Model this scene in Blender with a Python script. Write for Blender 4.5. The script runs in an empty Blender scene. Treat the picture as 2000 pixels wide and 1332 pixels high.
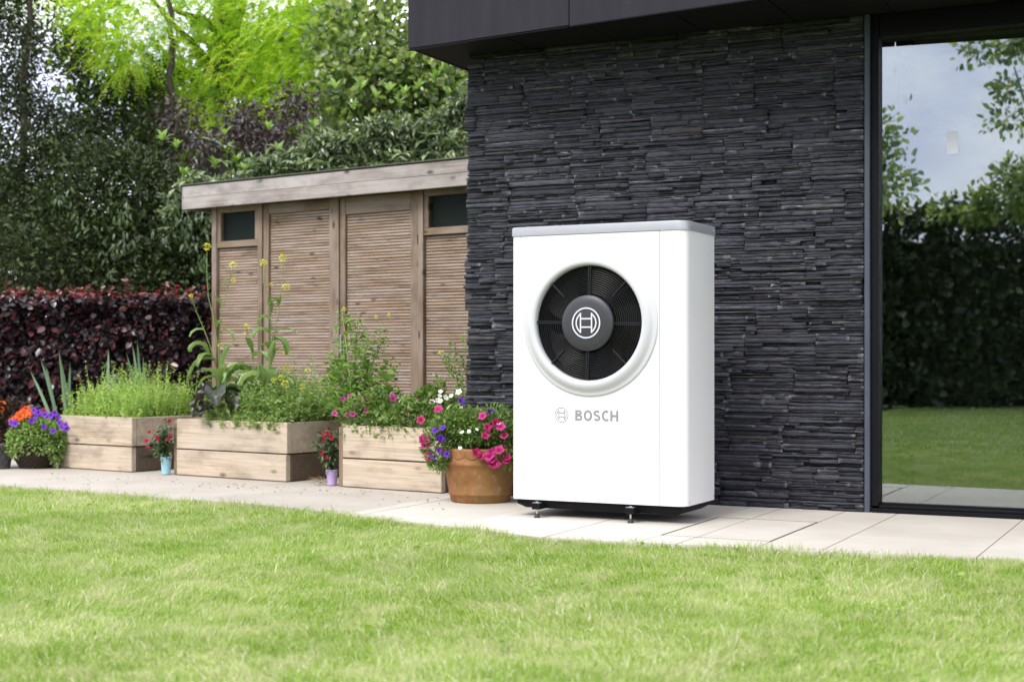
import bpy, bmesh, math, random
import numpy as np
from mathutils import Vector, Matrix

R = math.radians
rng = np.random.default_rng(7)
random.seed(7)
scene = bpy.context.scene
COL = scene.collection

# ------------------------------------------------------------------ camera, sky, sun, exposure
EYE = 0.756                 # eye height in metres; x right, y away from the camera, z up
FPX, CX, HY = 2830.0, 1000.0, 700.0   # focal length in photograph pixels, centre column, horizon row
cam_data = bpy.data.cameras.new('camera')
cam = bpy.data.objects.new('camera', cam_data)
COL.objects.link(cam)
cam.location = (0, 0, EYE)
cam.rotation_euler = (R(90), 0, 0)
cam_data.sensor_width = 36
cam_data.lens = 36 * FPX / 2000
cam_data.shift_y = 34 / 2000
cam_data.clip_start = 0.05
cam_data.clip_end = 2000
cam_data.dof.use_dof = True
cam_data.dof.focus_distance = 6.75
cam_data.dof.aperture_fstop = 3.2
scene.camera = cam

SUN_EL, SUN_AZ = R(48), R(218)      # azimuth clockwise from +y: behind the camera, to its left
world = bpy.data.worlds.new('World')
scene.world = world
world.use_nodes = True
wt = world.node_tree
wt.nodes.clear()
wo = wt.nodes.new('ShaderNodeOutputWorld')
wb = wt.nodes.new('ShaderNodeBackground')
wb.inputs['Strength'].default_value = 0.08
sky = wt.nodes.new('ShaderNodeTexSky')
sky.sky_type = 'NISHITA'
sky.sun_disc = False
sky.sun_elevation = SUN_EL
sky.sun_rotation = SUN_AZ
sky.air_density = 1.0
sky.dust_density = 3.0
wtc = wt.nodes.new('ShaderNodeTexCoord')
wmap = wt.nodes.new('ShaderNodeMapping')
wmap.inputs['Scale'].default_value = (1.0, 1.0, 2.2)
wn = wt.nodes.new('ShaderNodeTexNoise')
wn.inputs['Scale'].default_value = 3.4
wn.inputs['Detail'].default_value = 5
wn.inputs['Roughness'].default_value = 0.52
wr = wt.nodes.new('ShaderNodeValToRGB')      # overcast: cloud bellies grey-lavender, thin cloud white
wr.color_ramp.elements[0].position = 0.40
wr.color_ramp.elements[0].color = (8.4, 8.9, 11.8, 1)
wr.color_ramp.elements[1].position = 0.60
wr.color_ramp.elements[1].color = (15.5, 15.5, 15.6, 1)
wm = wt.nodes.new('ShaderNodeMixRGB')
wm.inputs[0].default_value = 0.9
wt.links.new(wtc.outputs['Generated'], wmap.inputs['Vector'])
wt.links.new(wmap.outputs[0], wn.inputs['Vector'])
wt.links.new(wn.outputs['Fac'], wr.inputs['Fac'])
wt.links.new(sky.outputs[0], wm.inputs[1])
wt.links.new(wr.outputs[0], wm.inputs[2])
wt.links.new(wm.outputs[0], wb.inputs['Color'])
wt.links.new(wb.outputs[0], wo.inputs['Surface'])

sun_data = bpy.data.lights.new('sun', 'SUN')
sun_data.energy = 1.5
sun_data.angle = R(24)
sun_data.color = (1.0, 0.965, 0.9)
sun = bpy.data.objects.new('sun', sun_data)
COL.objects.link(sun)
to_sun = Vector((math.sin(SUN_AZ) * math.cos(SUN_EL), math.cos(SUN_AZ) * math.cos(SUN_EL), math.sin(SUN_EL)))
sun.rotation_euler = (-to_sun).to_track_quat('-Z', 'Y').to_euler()
sun.location = to_sun * 30

vs = scene.view_settings
vs.view_transform = 'Standard'
vs.look = 'None'
vs.gamma = 1.0
vs.exposure = 1.14
vs.use_curve_mapping = False
cy = scene.cycles
cy.use_denoising = True
cy.max_bounces = 8
cy.diffuse_bounces = 4
cy.glossy_bounces = 4
cy.transmission_bounces = 4
cy.transparent_max_bounces = 12
cy.caustics_reflective = False
cy.caustics_refractive = False

# ------------------------------------------------------------------ helpers: placing
def spot(px, py):
    """Ground point (x, y) seen at a photograph pixel."""
    y = EYE * FPX / (py - HY)
    return ((px - CX) / FPX * y, y)

def at(px, py, y):
    """Point at depth y seen at a photograph pixel."""
    return Vector(((px - CX) / FPX * y, y, EYE + (HY - py) / FPX * y))

def along(origin, ang, px):
    """Distance along a ground line (start, angle) at which it crosses photograph column px."""
    t = (px - CX) / FPX
    return (t * origin[1] - origin[0]) / (math.cos(ang) + t * math.sin(ang))

# ------------------------------------------------------------------ helpers: objects
def tag(o, label, cat=None, group=None, kind=None):
    if label: o['label'] = label
    if cat: o['category'] = cat
    if group: o['group'] = group
    if kind: o['kind'] = kind
    return o

def empty(name, loc=(0, 0, 0), ang=0.0):
    o = bpy.data.objects.new(name, None)
    COL.objects.link(o)
    o.empty_display_size = 0.1
    o.location = loc
    o.rotation_euler = (0, 0, -ang)
    return o

def link(name, me, parent=None, loc=None, mat=None, smooth=False, kind=None):
    o = bpy.data.objects.new(name, me)
    COL.objects.link(o)
    if parent is not None: o.parent = parent
    if loc is not None: o.location = loc
    if mat is not None and not me.materials: me.materials.append(mat)
    if smooth:
        me.polygons.foreach_set('use_smooth', [True] * len(me.polygons))
    if kind: o['kind'] = kind
    return o

def mesh_from(verts, faces, name='mesh'):
    me = bpy.data.meshes.new(name)
    me.from_pydata([tuple(v) for v in verts], [], faces)
    me.update()
    return me

def box_me(x0, x1, y0, y1, z0, z1, bev=0.0, seg=1):
    bm = bmesh.new()
    vs_ = [bm.verts.new(c) for c in ((x0, y0, z0), (x1, y0, z0), (x1, y1, z0), (x0, y1, z0), (x0, y0, z1), (x1, y0, z1), (x1, y1, z1), (x0, y1, z1))]
    for f in ((0, 3, 2, 1), (4, 5, 6, 7), (0, 1, 5, 4), (1, 2, 6, 5), (2, 3, 7, 6), (3, 0, 4, 7)):
        bm.faces.new([vs_[i] for i in f])
    if bev:
        bmesh.ops.bevel(bm, geom=bm.edges[:], offset=bev, segments=seg, affect='EDGES', profile=0.5)
    me = bpy.data.meshes.new('box')
    bm.to_mesh(me)
    bm.free()
    return me

def box(name, parent, mat, x0, x1, y0, y1, z0, z1, bev=0.003, seg=1, kind=None):
    """Box part whose origin sits at its own centre."""
    c = ((x0 + x1) / 2, (y0 + y1) / 2, (z0 + z1) / 2)
    me = box_me(x0 - c[0], x1 - c[0], y0 - c[1], y1 - c[1], z0 - c[2], z1 - c[2], bev, seg)
    return link(name, me, parent, c, mat, kind=kind)

def lathe_me(prof, n=48, axis='Z', close=False):
    """Turn (radius, height) pairs round an axis. axis 'Y': height runs towards -y (out of a front face)."""
    verts, faces = [], []
    for r, h in prof:
        for k in range(n):
            a = 2 * math.pi * k / n
            if axis == 'Z': verts.append((r * math.cos(a), r * math.sin(a), h))
            else: verts.append((r * math.cos(a), -h, r * math.sin(a)))
    m = len(prof)
    for i in range(m - 1):
        for k in range(n):
            a, b = i * n + k, i * n + (k + 1) % n
            faces.append((a, b, b + n, a + n))
    if close:
        faces.append(tuple(reversed(range(n))))
        faces.append(tuple(range((m - 1) * n, m * n)))
    return mesh_from(verts, faces)

def tube_arrays(pts, radii, sides=6):
    pts = [Vector(p) for p in pts]
    verts, faces = [], []
    prev = None
    for i, p in enumerate(pts):
        d = (pts[min(i + 1, len(pts) - 1)] - pts[max(i - 1, 0)]).normalized()
        ref = Vector((1, 0, 0)) if abs(d.x) < 0.8 else Vector((0, 1, 0))
        if prev is None: u = (ref - d * ref.dot(d)).normalized()
        else: u = (prev - d * prev.dot(d)).normalized()
        prev = u
        w = d.cross(u)
        for k in range(sides):
            a = 2 * math.pi * k / sides
            verts.append(p + (u * math.cos(a) + w * math.sin(a)) * radii[i])
    for i in range(len(pts) - 1):
        for k in range(sides):
            a, b = i * sides + k, i * sides + (k + 1) % sides
            faces.append((a, b, b + sides, a + sides))
    n = len(pts)
    faces.append(tuple(reversed(range(sides))))
    faces.append(tuple(range((n - 1) * sides, n * sides)))
    return verts, faces

def tubes_me(list_of):
    V, F = [], []
    for pts, radii, sides in list_of:
        v, f = tube_arrays(pts, radii, sides)
        o = len(V)
        V += v
        F += [tuple(i + o for i in q) for q in f]
    return mesh_from(V, F)

def merge_me(list_of):
    """Join several small meshes, given as (mesh, matrix), into one."""
    V, F = [], []
    for me, mx in list_of:
        o = len(V)
        V += [mx @ v.co for v in me.vertices]
        F += [tuple(i + o for i in p.vertices) for p in me.polygons]
    return mesh_from(V, F)

def norm(a):
    return a / np.maximum(np.linalg.norm(a, axis=-1, keepdims=True), 1e-9)

def tri_mesh(verts, tris, rnd=None, name='foliage', edge=None):
    """Fast mesh from numpy arrays; rnd = one value per vertex, kept as the attribute 'rnd'."""
    me = bpy.data.meshes.new(name)
    nv, nt = len(verts), len(tris)
    me.vertices.add(nv)
    me.vertices.foreach_set('co', np.ascontiguousarray(verts, dtype=np.float32).ravel())
    me.loops.add(nt * 3)
    me.loops.foreach_set('vertex_index', np.ascontiguousarray(tris, dtype=np.int32).ravel())
    me.polygons.add(nt)
    me.polygons.foreach_set('loop_start', np.arange(0, nt * 3, 3, dtype=np.int32))
    if rnd is not None:
        at_ = me.attributes.new('rnd', 'FLOAT', 'POINT')
        at_.data.foreach_set('value', np.ascontiguousarray(rnd, dtype=np.float32))
    if edge is not None:
        at_ = me.attributes.new('edge', 'FLOAT', 'POINT')
        at_.data.foreach_set('value', np.ascontiguousarray(edge, dtype=np.float32))
    me.update(calc_edges=True)
    return me

# leaf shapes: x along the leaf, y across, z the upper side
LEAF2 = (np.array([(0, 0, 0), (.42, .5, .07), (1, 0, -.10), (.42, -.5, .07)], float), np.array([(0, 3, 2), (0, 2, 1)]))
LEAF8 = (np.array([(0, 0, 0), (.33, 0, .03), (.7, 0, 0), (1, 0, -.14), (.3, .42, .09), (.68, .38, .05), (.3, -.42, .09), (.68, -.38, .05)], float),
         np.array([(0, 1, 4), (1, 2, 5), (1, 5, 4), (2, 3, 5), (0, 6, 1), (1, 6, 7), (1, 7, 2), (2, 7, 3)]))
OVAL = (np.array([(0, 0, 0), (.5, 0, -.03), (1, 0, -.12), (.22, .42, .05), (.68, .44, .02), (.22, -.42, .05), (.68, -.44, .02)], float),
        np.array([(0, 1, 3), (3, 1, 4), (4, 1, 2), (0, 5, 1), (5, 6, 1), (6, 2, 1)]))
_petal = [(0, 0, 0)]
for _k in range(10):
    _a = 2 * math.pi * _k / 10
    _r = .5 if _k % 2 else .42
    _petal.append((_r * math.cos(_a), _r * math.sin(_a), .2 + (.03 if _k % 2 else .07)))
FLOWER = (np.array(_petal), np.array([(0, 1 + k, 1 + (k + 1) % 10) for k in range(10)]))

def frames(n, d, spread=0.6, up=0.8):
    """Leaf axes around mean directions d (n,3) and normals that lean upwards."""
    a = norm(np.asarray(d, float) + rng.normal(0, spread, (n, 3)))
    nn = rng.normal(0, 0.55, (n, 3)) + np.array([0, 0, up])
    nn = norm(nn - a * (nn * a).sum(1, keepdims=True))
    return a, nn

def scatter(tmpl, C, A, N, L, W=None, rnd=None):
    """Copies of a template leaf joined in one array pair."""
    T, F = tmpl
    n = len(C)
    L = np.broadcast_to(np.asarray(L, float), (n,))
    W = L * 0.45 if W is None else np.broadcast_to(np.asarray(W, float), (n,))
    B = np.cross(N, A)
    V = (C[:, None, :] + T[None, :, 0, None] * (A * L[:, None])[:, None, :] + T[None, :, 1, None] * (B * W[:, None])[:, None, :]
         + T[None, :, 2, None] * (N * L[:, None])[:, None, :])
    tr = (F[None, :, :] + (np.arange(n) * len(T))[:, None, None]).reshape(-1, 3)
    rnd = rng.random(n) if rnd is None else rnd
    return V.reshape(-1, 3), tr, np.repeat(rnd, len(T))

def join_arrays(parts):
    V, T, K, o = [], [], [], 0
    for v, t, k in parts:
        V.append(v); T.append(t + o); K.append(k); o += len(v)
    return np.concatenate(V), np.concatenate(T), np.concatenate(K)

def foliage(name, parts, parent, mat, kind='stuff'):
    v, t, k = join_arrays(parts)
    return link(name, tri_mesh(v, t, k), parent, None, mat, kind=kind)

def tmpl_mesh(tmpl, ratio, mat, smooth=False, rnd=0.5):
    """A single unit-length leaf or flower mesh for parts that share data."""
    V = tmpl[0] * np.array([1, ratio, 1])
    me = tri_mesh(V, tmpl[1], np.full(len(V), rnd))
    me.materials.append(mat)
    if smooth: me.polygons.foreach_set('use_smooth', [True] * len(me.polygons))
    return me

def leaf_parts(name, meshes, parent, C, A, N, L):
    """One object for each leaf or flower, sharing a few meshes."""
    B = np.cross(N, A)
    for i in range(len(C)):
        o = bpy.data.objects.new(name, meshes[i % len(meshes)])
        COL.objects.link(o)
        o.parent = parent
        m = Matrix(((A[i][0], B[i][0], N[i][0], C[i][0]), (A[i][1], B[i][1], N[i][1], C[i][1]), (A[i][2], B[i][2], N[i][2], C[i][2]), (0, 0, 0, 1)))
        o.matrix_basis = m @ Matrix.Scale(float(L[i]), 4)

# ------------------------------------------------------------------ helpers: materials
class Mat:
    def __init__(self, name):
        self.m = bpy.data.materials.new(name)
        self.m.use_nodes = True
        self.t = self.m.node_tree
        self.b = self.t.nodes['Principled BSDF']
        self.out = self.t.nodes['Material Output']
    def n(self, typ, **kw):
        nd = self.t.nodes.new(typ)
        for k, v in kw.items():
            if k in nd.inputs: nd.inputs[k].default_value = v
            else: setattr(nd, k, v)
        return nd
    def l(self, a, b): self.t.links.new(a, b)
    def ramp(self, fac, stops):
        r = self.n('ShaderNodeValToRGB')
        e = r.color_ramp.elements
        while len(e) < len(stops): e.new(0.5)
        for el, (p, c) in zip(e, stops):
            el.position = p
            el.color = (*c, 1)
        self.l(fac, r.inputs['Fac'])
        return r.outputs[0]
    def noise(self, scale, detail=4, rough=0.55, stretch=None, coord='Object', offset=True):
        tc = self.n('ShaderNodeTexCoord')
        v = tc.outputs[coord]
        if offset:
            oi = self.n('ShaderNodeObjectInfo')
            ml = self.n('ShaderNodeMath', operation='MULTIPLY'); ml.inputs[1].default_value = 37.0
            self.l(oi.outputs['Random'], ml.inputs[0])
            ad = self.n('ShaderNodeVectorMath', operation='ADD')
            self.l(v, ad.inputs[0]); self.l(ml.outputs[0], ad.inputs[1])
            v = ad.outputs[0]
        if stretch:
            mp = self.n('ShaderNodeMapping')
            mp.inputs['Scale'].default_value = stretch
            self.l(v, mp.inputs['Vector'])
            v = mp.outputs[0]
        nz = self.n('ShaderNodeTexNoise', Scale=scale, Detail=detail, Roughness=rough)
        self.l(v, nz.inputs['Vector'])
        return nz.outputs['Fac']
    def mix(self, fac, a, b, mode='MIX'):
        x = self.n('ShaderNodeMixRGB', blend_type=mode)
        for s, i in ((fac, 0), (a, 1), (b, 2)):
            if isinstance(s, (int, float)): x.inputs[i].default_value = s
            elif isinstance(s, tuple): x.inputs[i].default_value = (*s, 1)
            else: self.l(s, x.inputs[i])
        return x.outputs[0]
    def attr(self, name='rnd'):
        return self.n('ShaderNodeAttribute', attribute_name=name).outputs['Fac']
    def bump(self, h, strength=0.3, dist=0.01):
        b = self.n('ShaderNodeBump', Strength=strength, Distance=dist)
        self.l(h, b.inputs['Height'])
        self.l(b.outputs[0], self.b.inputs['Normal'])
    def base(self, c):
        if isinstance(c, tuple): self.b.inputs['Base Color'].default_value = (*c, 1)
        else: self.l(c, self.b.inputs['Base Color'])
    def set(self, rough=None, metal=None, spec=None):
        if rough is not None: self.b.inputs['Roughness'].default_value = rough
        if metal is not None: self.b.inputs['Metallic'].default_value = metal
        if spec is not None: self.b.inputs['Specular IOR Level'].default_value = spec
        return self

def plain(name, col, rough=0.5, metal=0.0, spec=0.5, var=0.12, scale=9.0, bump=0.0):
    """Near-uniform stuff (paint, metal, plastic): slight mottling of colour and gloss."""
    M = Mat(name)
    f = M.noise(scale, 5)
    lo = tuple(c * (1 - var) for c in col); hi = tuple(min(1, c * (1 + var)) for c in col)
    M.base(M.ramp(f, [(0.3, lo), (0.7, hi)]))
    M.set(rough, metal, spec)
    if bump: M.bump(M.noise(scale * 30, 2), bump, 0.002)
    return M.m

def leafy(name, stops, trans=0.35, rough=0.5, spec=0.35, tcol=None):
    """Leaf: colour by leaf and by large patches, with light passing through."""
    M = Mat(name)
    f = M.attr()
    oi = M.n('ShaderNodeObjectInfo')
    sm = M.n('ShaderNodeMath', operation='ADD'); sm.use_clamp = False
    M.l(f, sm.inputs[0]); M.l(oi.outputs['Random'], sm.inputs[1])
    fr = M.n('ShaderNodeMath', operation='FRACT'); M.l(sm.outputs[0], fr.inputs[0])
    col = M.ramp(fr.outputs[0], stops)
    M.base(col)
    M.set(rough, 0, spec)
    if trans:
        tr = M.n('ShaderNodeBsdfTranslucent')
        g = M.mix(1.0, col, tcol or (1.25, 1.3, 0.75), 'MULTIPLY')
        M.l(g, tr.inputs['Color'])
        mx = M.n('ShaderNodeMixShader'); mx.inputs[0].default_value = trans
        M.l(M.b.outputs[0], mx.inputs[1]); M.l(tr.outputs[0], mx.inputs[2])
        M.l(mx.outputs[0], M.out.inputs['Surface'])
    return M.m

def wood(name, light, dark, grey=(0.36, 0.33, 0.32), greyness=0.35, axis='x', knots=True, rough=0.75):
    """Softwood boards: long grain, knots, silvery weathering in patches."""
    M = Mat(name)
    st = {'x': (1.3, 30, 30), 'z': (30, 30, 1.3)}[axis]
    st2 = {'x': (2.5, 130, 130), 'z': (130, 130, 2.5)}[axis]
    g1 = M.noise(1.0, 5, 0.6, st)
    g2 = M.noise(1.0, 3, 0.6, st2)
    col = M.ramp(g1, [(0.3, dark), (0.5, tuple((a + b) / 2 for a, b in zip(dark, light))), (0.68, light)])
    col = M.mix(0.5, col, M.ramp(g2, [(0.38, tuple(c * 0.62 for c in dark)), (0.6, light)]))
    pt = M.noise(2.6, 3, 0.5, {'x': (0.7, 1.5, 1.5), 'z': (1.5, 1.5, 0.7)}[axis])
    gf = M.ramp(pt, [(0.38, (0, 0, 0)), (0.66, (greyness * 1.6,) * 3)])
    col = M.mix(gf, col, grey)
    wt_ = M.noise(3.4, 5, 0.62, {'x': (1, 1, 2.2), 'z': (2.2, 1, 1)}[axis])
    col = M.mix(0.75, col, M.ramp(wt_, [(0.34, (.58, .56, .54)), (0.50, (.98, .97, .96)), (0.70, (1.10, 1.10, 1.10))]), 'MULTIPLY')
    if knots:
        tc = M.n('ShaderNodeTexCoord'); oi = M.n('ShaderNodeObjectInfo')
        ml = M.n('ShaderNodeMath', operation='MULTIPLY'); ml.inputs[1].default_value = 51.0
        M.l(oi.outputs['Random'], ml.inputs[0])
        ad = M.n('ShaderNodeVectorMath', operation='ADD')
        M.l(tc.outputs['Object'], ad.inputs[0]); M.l(ml.outputs[0], ad.inputs[1])
        mp = M.n('ShaderNodeMapping'); mp.inputs['Scale'].default_value = {'x': (4.2, 1, 9), 'z': (9, 1, 4.2)}[axis]
        M.l(ad.outputs[0], mp.inputs['Vector'])
        vo = M.n('ShaderNodeTexVoronoi', Scale=1.0); vo.inputs['Randomness'].default_value = 1.0
        M.l(mp.outputs[0], vo.inputs['Vector'])
        kf = M.ramp(vo.outputs['Distance'], [(0.06, (1, 1, 1)), (0.17, (0, 0, 0))])
        col = M.mix(kf, col, tuple(c * 0.38 for c in dark))
    M.base(col)
    M.set(rough, 0, 0.25)
    M.bump(g2, 0.25, 0.003)
    return M.m

# ------------------------------------------------------------------ materials
def slate_mat():
    M = Mat('slate')
    r = M.attr()
    c = M.ramp(r, [(0.0, (.030, .0305, .037)), (0.35, (.042, .043, .052)), (0.65, (.053, .054, .065)), (0.90, (.066, .067, .079)), (0.965, (.054, .054, .058)), (0.985, (.062, .056, .053)), (1.0, (.10, .099, .11))])
    g = M.noise(1.0, 6, 0.8, (16, 16, 300), offset=False)
    c = M.mix(0.9, c, M.ramp(g, [(0.36, (.25, .25, .26)), (0.48, (.90, .90, .92)), (0.58, (1.5, 1.5, 1.52)), (0.70, (2.9, 2.9, 2.9))]), 'MULTIPLY')
    p = M.noise(60, 6, 0.75, (.6, 1, 3.4), offset=False)
    c = M.mix(M.ramp(p, [(0.58, (0, 0, 0)), (0.70, (.6, .6, .6))]), c, (.17, .17, .185))
    # paler, freshly split arrises
    e = M.attr('edge')
    ch = M.noise(30, 3, 0.6, offset=False)
    mu = M.n('ShaderNodeMath', operation='MULTIPLY'); M.l(e, mu.inputs[0]); M.l(ch, mu.inputs[1])
    c = M.mix(M.ramp(mu.outputs[0], [(0.22, (0, 0, 0)), (0.52, (1, 1, 1))]), c, (.24, .24, .255))
    M.base(c)
    M.set(0.6, 0, 0.15)
    M.bump(g, 1.0, 0.007)
    return M.m
SLATE = slate_mat()

def grass_mat(name, blades):
    M = Mat(name)
    tc = M.n('ShaderNodeTexCoord')
    def nz(scale, detail=3):
        x = M.n('ShaderNodeTexNoise', Scale=scale, Detail=detail)
        M.l(tc.outputs['Object'], x.inputs['Vector'])
        return x.outputs['Fac']
    if blades:
        c = M.ramp(M.attr(), [(0.0, (.155, .275, .026)), (0.30, (.255, .400, .052)), (0.58, (.365, .500, .115)), (0.76, (.50, .56, .22)), (0.88, (.66, .65, .40)), (1.0, (.78, .76, .58))])
        big = nz(1.3)
        c = M.mix(M.ramp(big, [(0.42, (0, 0, 0)), (0.66, (.45, .45, .45))]), c, (.22, .36, .045))
        dry = nz(5.5, 6)
        c = M.mix(M.ramp(dry, [(0.47, (0, 0, 0)), (0.68, (.55, .55, .55))]), c, (.60, .59, .35))
    else:
        c = M.ramp(nz(26, 6), [(0.3, (.055, .10, .016)), (0.5, (.085, .14, .026)), (0.7, (.13, .18, .045))])
        c = M.mix(M.ramp(nz(1.3), [(0.42, (0, 0, 0)), (0.65, (.6, .6, .6))]), c, (.06, .115, .016))
    M.base(c)
    M.set(0.65, 0, 0.2)
    if blades:
        tr = M.n('ShaderNodeBsdfTranslucent'); M.l(c, tr.inputs['Color'])
        mx = M.n('ShaderNodeMixShader'); mx.inputs[0].default_value = 0.45
        M.l(M.b.outputs[0], mx.inputs[1]); M.l(tr.outputs[0], mx.inputs[2]); M.l(mx.outputs[0], M.out.inputs['Surface'])
    else:
        M.bump(nz(90, 4), 0.8, 0.03)
    return M.m
LAWN = grass_mat('lawn_ground', False)
BLADES = grass_mat('grass_blades', True)

def paving_mat(name, lo, hi, speck, speck_amt=0.5):
    M = Mat(name)
    c = M.ramp(M.noise(2.2, 6, 0.6), [(0.32, lo), (0.66, hi)])
    s = M.noise(150, 3, 0.6)
    c = M.mix(M.ramp(s, [(0.60, (0, 0, 0)), (0.74, (speck_amt,) * 3)]), c, speck)
    st = M.noise(6, 5, 0.65, (1, 2.4, 1))
    c = M.mix(M.ramp(st, [(0.56, (0, 0, 0)), (0.8, (.32, .32, .32))]), c, tuple(x * 0.62 for x in lo))
    M.base(c)
    M.set(0.7, 0, 0.3)
    M.bump(s, 0.12, 0.003)
    return M.m
SLAB = paving_mat('porcelain_slab', (.440, .405, .350), (.520, .488, .432), (.34, .295, .23), 0.35)
PATH = paving_mat('sandy_concrete', (.345, .308, .260), (.425, .390, .340), (.20, .165, .125), 0.6)
GROUT = plain('grout', (.15, .12, .085), 0.9)
SOIL = plain('soil', (.045, .032, .022), 0.95, var=0.5, scale=40, bump=0.6)
BLACK_METAL = plain('black_coated_metal', (.006, .0062, .008), 0.5, 0, 0.10)
SOFFIT = plain('soffit_board', (.0075, .007, .0075), 0.7, 0, 0.12)
def fascia_mat():
    M = Mat('grey_coated_fascia')
    s = M.noise(1.0, 5, 0.6, (16, 16, 1.2))
    c = M.ramp(s, [(0.30, (.0165, .0155, .021)), (0.55, (.0205, .0190, .0255)), (0.72, (.026, .0245, .031))])
    d = M.noise(70, 3, 0.6)
    c = M.mix(M.ramp(d, [(0.70, (0, 0, 0)), (0.78, (.4, .4, .4))]), c, (.06, .058, .065))
    M.base(c); M.set(0.58, 0, 0.15)
    return M.m
FASCIA = fascia_mat()
ALU = plain('grey_aluminium_trim', (.060, .068, .090), 0.5, 0.0, 0.25)
CEILING = plain('olive_plaster', (.62, .58, .38), 0.8)
ROOM = plain('room_plaster', (.11, .11, .095), 0.8)
ROOM_FLOOR = plain('room_floor', (.30, .27, .22), 0.35)
WHITE = plain('white_enamel', (.70, .70, .70), 0.36, 0, 0.4, 0.012, 3)
RING_WHITE = plain('white_plastic', (.50, .505, .525), 0.32, 0, 0.4, 0.01, 3)
SILVER = plain('silver_painted_metal', (.34, .345, .37), 0.40, 0.30, 0.5, 0.04)
DARK_CAP = plain('charcoal_plastic', (.030, .030, .036), 0.40, 0, 0.5, 0.06)
GRILLE = plain('black_plastic', (.0035, .0035, .004), 0.24, 0, 0.32)
STRUT = plain('grille_strut', (.022, .022, .024), 0.28, 0, 0.5)
VOID = plain('fan_chamber', (.004, .004, .005), 0.7)
PRINT_GREY = plain('grey_print', (.23, .235, .24), 0.4, 0, 0.2, 0.03)
PRINT_WHITE = plain('white_print', (.55, .55, .60), 0.35, 0, 0.4, 0.02)
STEEL = plain('zinc_steel', (.48, .48, .46), 0.35, 0.9)
RUBBER = plain('black_rubber', (.012, .012, .012), 0.6)
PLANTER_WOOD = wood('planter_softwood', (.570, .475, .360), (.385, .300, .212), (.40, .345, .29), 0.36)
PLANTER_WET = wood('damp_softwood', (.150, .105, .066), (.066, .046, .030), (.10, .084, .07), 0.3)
PLANTER_POST = wood('post_softwood', (.27, .20, .125), (.16, .11, .066), (.20, .165, .125), 0.4, axis='z')
SHED_SLAT = wood('slat_softwood', (.350, .248, .172), (.225, .150, .098), (.37, .310, .272), 0.5)
SHED_FRAME = wood('frame_softwood', (.235, .165, .112), (.150, .100, .065), (.27, .225, .195), 0.45, axis='z')
SHED_RAIL = wood('rail_softwood', (.235, .165, .112), (.150, .100, .065), (.27, .225, .195), 0.45)
SHED_FASCIA = wood('weathered_fascia', (.335, .295, .272), (.225, .192, .176), (.37, .34, .33), 0.60)
SHED_BACK = plain('dark_gap', (.030, .021, .015), 0.9)
ROOF_FELT = plain('roof_felt', (.055, .055, .040), 0.9, var=0.3)

def terracotta():
    M = Mat('terracotta')
    c = M.ramp(M.noise(7, 5, 0.6), [(0.30, (.15, .075, .028)), (0.50, (.26, .115, .044)), (0.72, (.33, .165, .080))])
    tc = M.n('ShaderNodeTexCoord'); sp = M.n('ShaderNodeSeparateXYZ'); M.l(tc.outputs['Object'], sp.inputs[0])
    al = M.noise(5, 5, 0.65, (1, 1, .5))
    c = M.mix(M.ramp(al, [(0.46, (0, 0, 0)), (0.66, (.6, .6, .6))]), c, (.15, .115, .036))
    lime = M.noise(26, 5, 0.7)
    c = M.mix(M.ramp(lime, [(0.55, (0, 0, 0)), (0.70, (.55, .55, .55))]), c, (.30, .235, .165))
    M.base(c)
    M.set(0.8, 0, 0.2)
    M.bump(M.noise(60, 4), 0.3, 0.004)
    return M.m
TERRACOTTA = terracotta()

def glass_mat(name, refl, ior=1.5, wavy=0.3):
    M = Mat(name)
    M.t.nodes.remove(M.b)
    tr = M.n('ShaderNodeBsdfTransparent', Color=(.80, .86, .82, 1))
    gl = M.n('ShaderNodeBsdfGlossy', Color=(.94, .96, 1.0, 1), Roughness=0.0)
    wv = M.n('ShaderNodeTexNoise', Scale=1.1, Detail=1)
    tc = M.n('ShaderNodeTexCoord'); M.l(tc.outputs['Object'], wv.inputs['Vector'])
    bp = M.n('ShaderNodeBump', Strength=wavy, Distance=0.002); M.l(wv.outputs['Fac'], bp.inputs['Height']); M.l(bp.outputs[0], gl.inputs['Normal'])
    fr = M.n('ShaderNodeFresnel', IOR=ior)
    ad = M.n('ShaderNodeMath', operation='ADD'); ad.use_clamp = True; ad.inputs[1].default_value = refl; M.l(fr.outputs[0], ad.inputs[0])
    mx = M.n('ShaderNodeMixShader'); M.l(ad.outputs[0], mx.inputs[0]); M.l(tr.outputs[0], mx.inputs[1]); M.l(gl.outputs[0], mx.inputs[2])
    M.l(mx.outputs[0], M.out.inputs['Surface'])
    return M.m
GLASS = glass_mat('coated_glass', 0.16)
GLASS_INNER = glass_mat('inner_glass', 0.03)
SHED_GLASS = glass_mat('shed_glass', 0.0, 1.06, 0.02)

# ------------------------------------------------------------------ the setting: ground, path, patio
ground = link('ground', mesh_from([(-400, -400, -.022), (400, -400, -.022), (400, 400, -.022), (-400, 400, -.022)], [(0, 1, 2, 3)]), None, None, LAWN)
tag(ground, 'mown green lawn and garden ground', kind='structure')

WALL_ANG = R(26.1)
WALL_O = (-0.2443, 8.135)
cw, sw = math.cos(WALL_ANG), math.sin(WALL_ANG)
def wall_xy(x, y):
    """House-wall frame (x along the wall, y into the house) to the world."""
    return (WALL_O[0] + x * cw + y * sw, WALL_O[1] - x * sw + y * cw)

LAWN_EDGE = [(-900, 890), (-400, 916), (0, 946), (250, 964), (500, 982), (690, 1003), (800, 1015), (1050, 1046), (1400, 1064), (1600, 1074), (2000, 1089), (2500, 1106)]
edge_pts = [spot(*p) for p in LAWN_EDGE]
ex = np.array([p[0] for p in edge_pts]); ey = np.array([p[1] for p in edge_pts])

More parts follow.
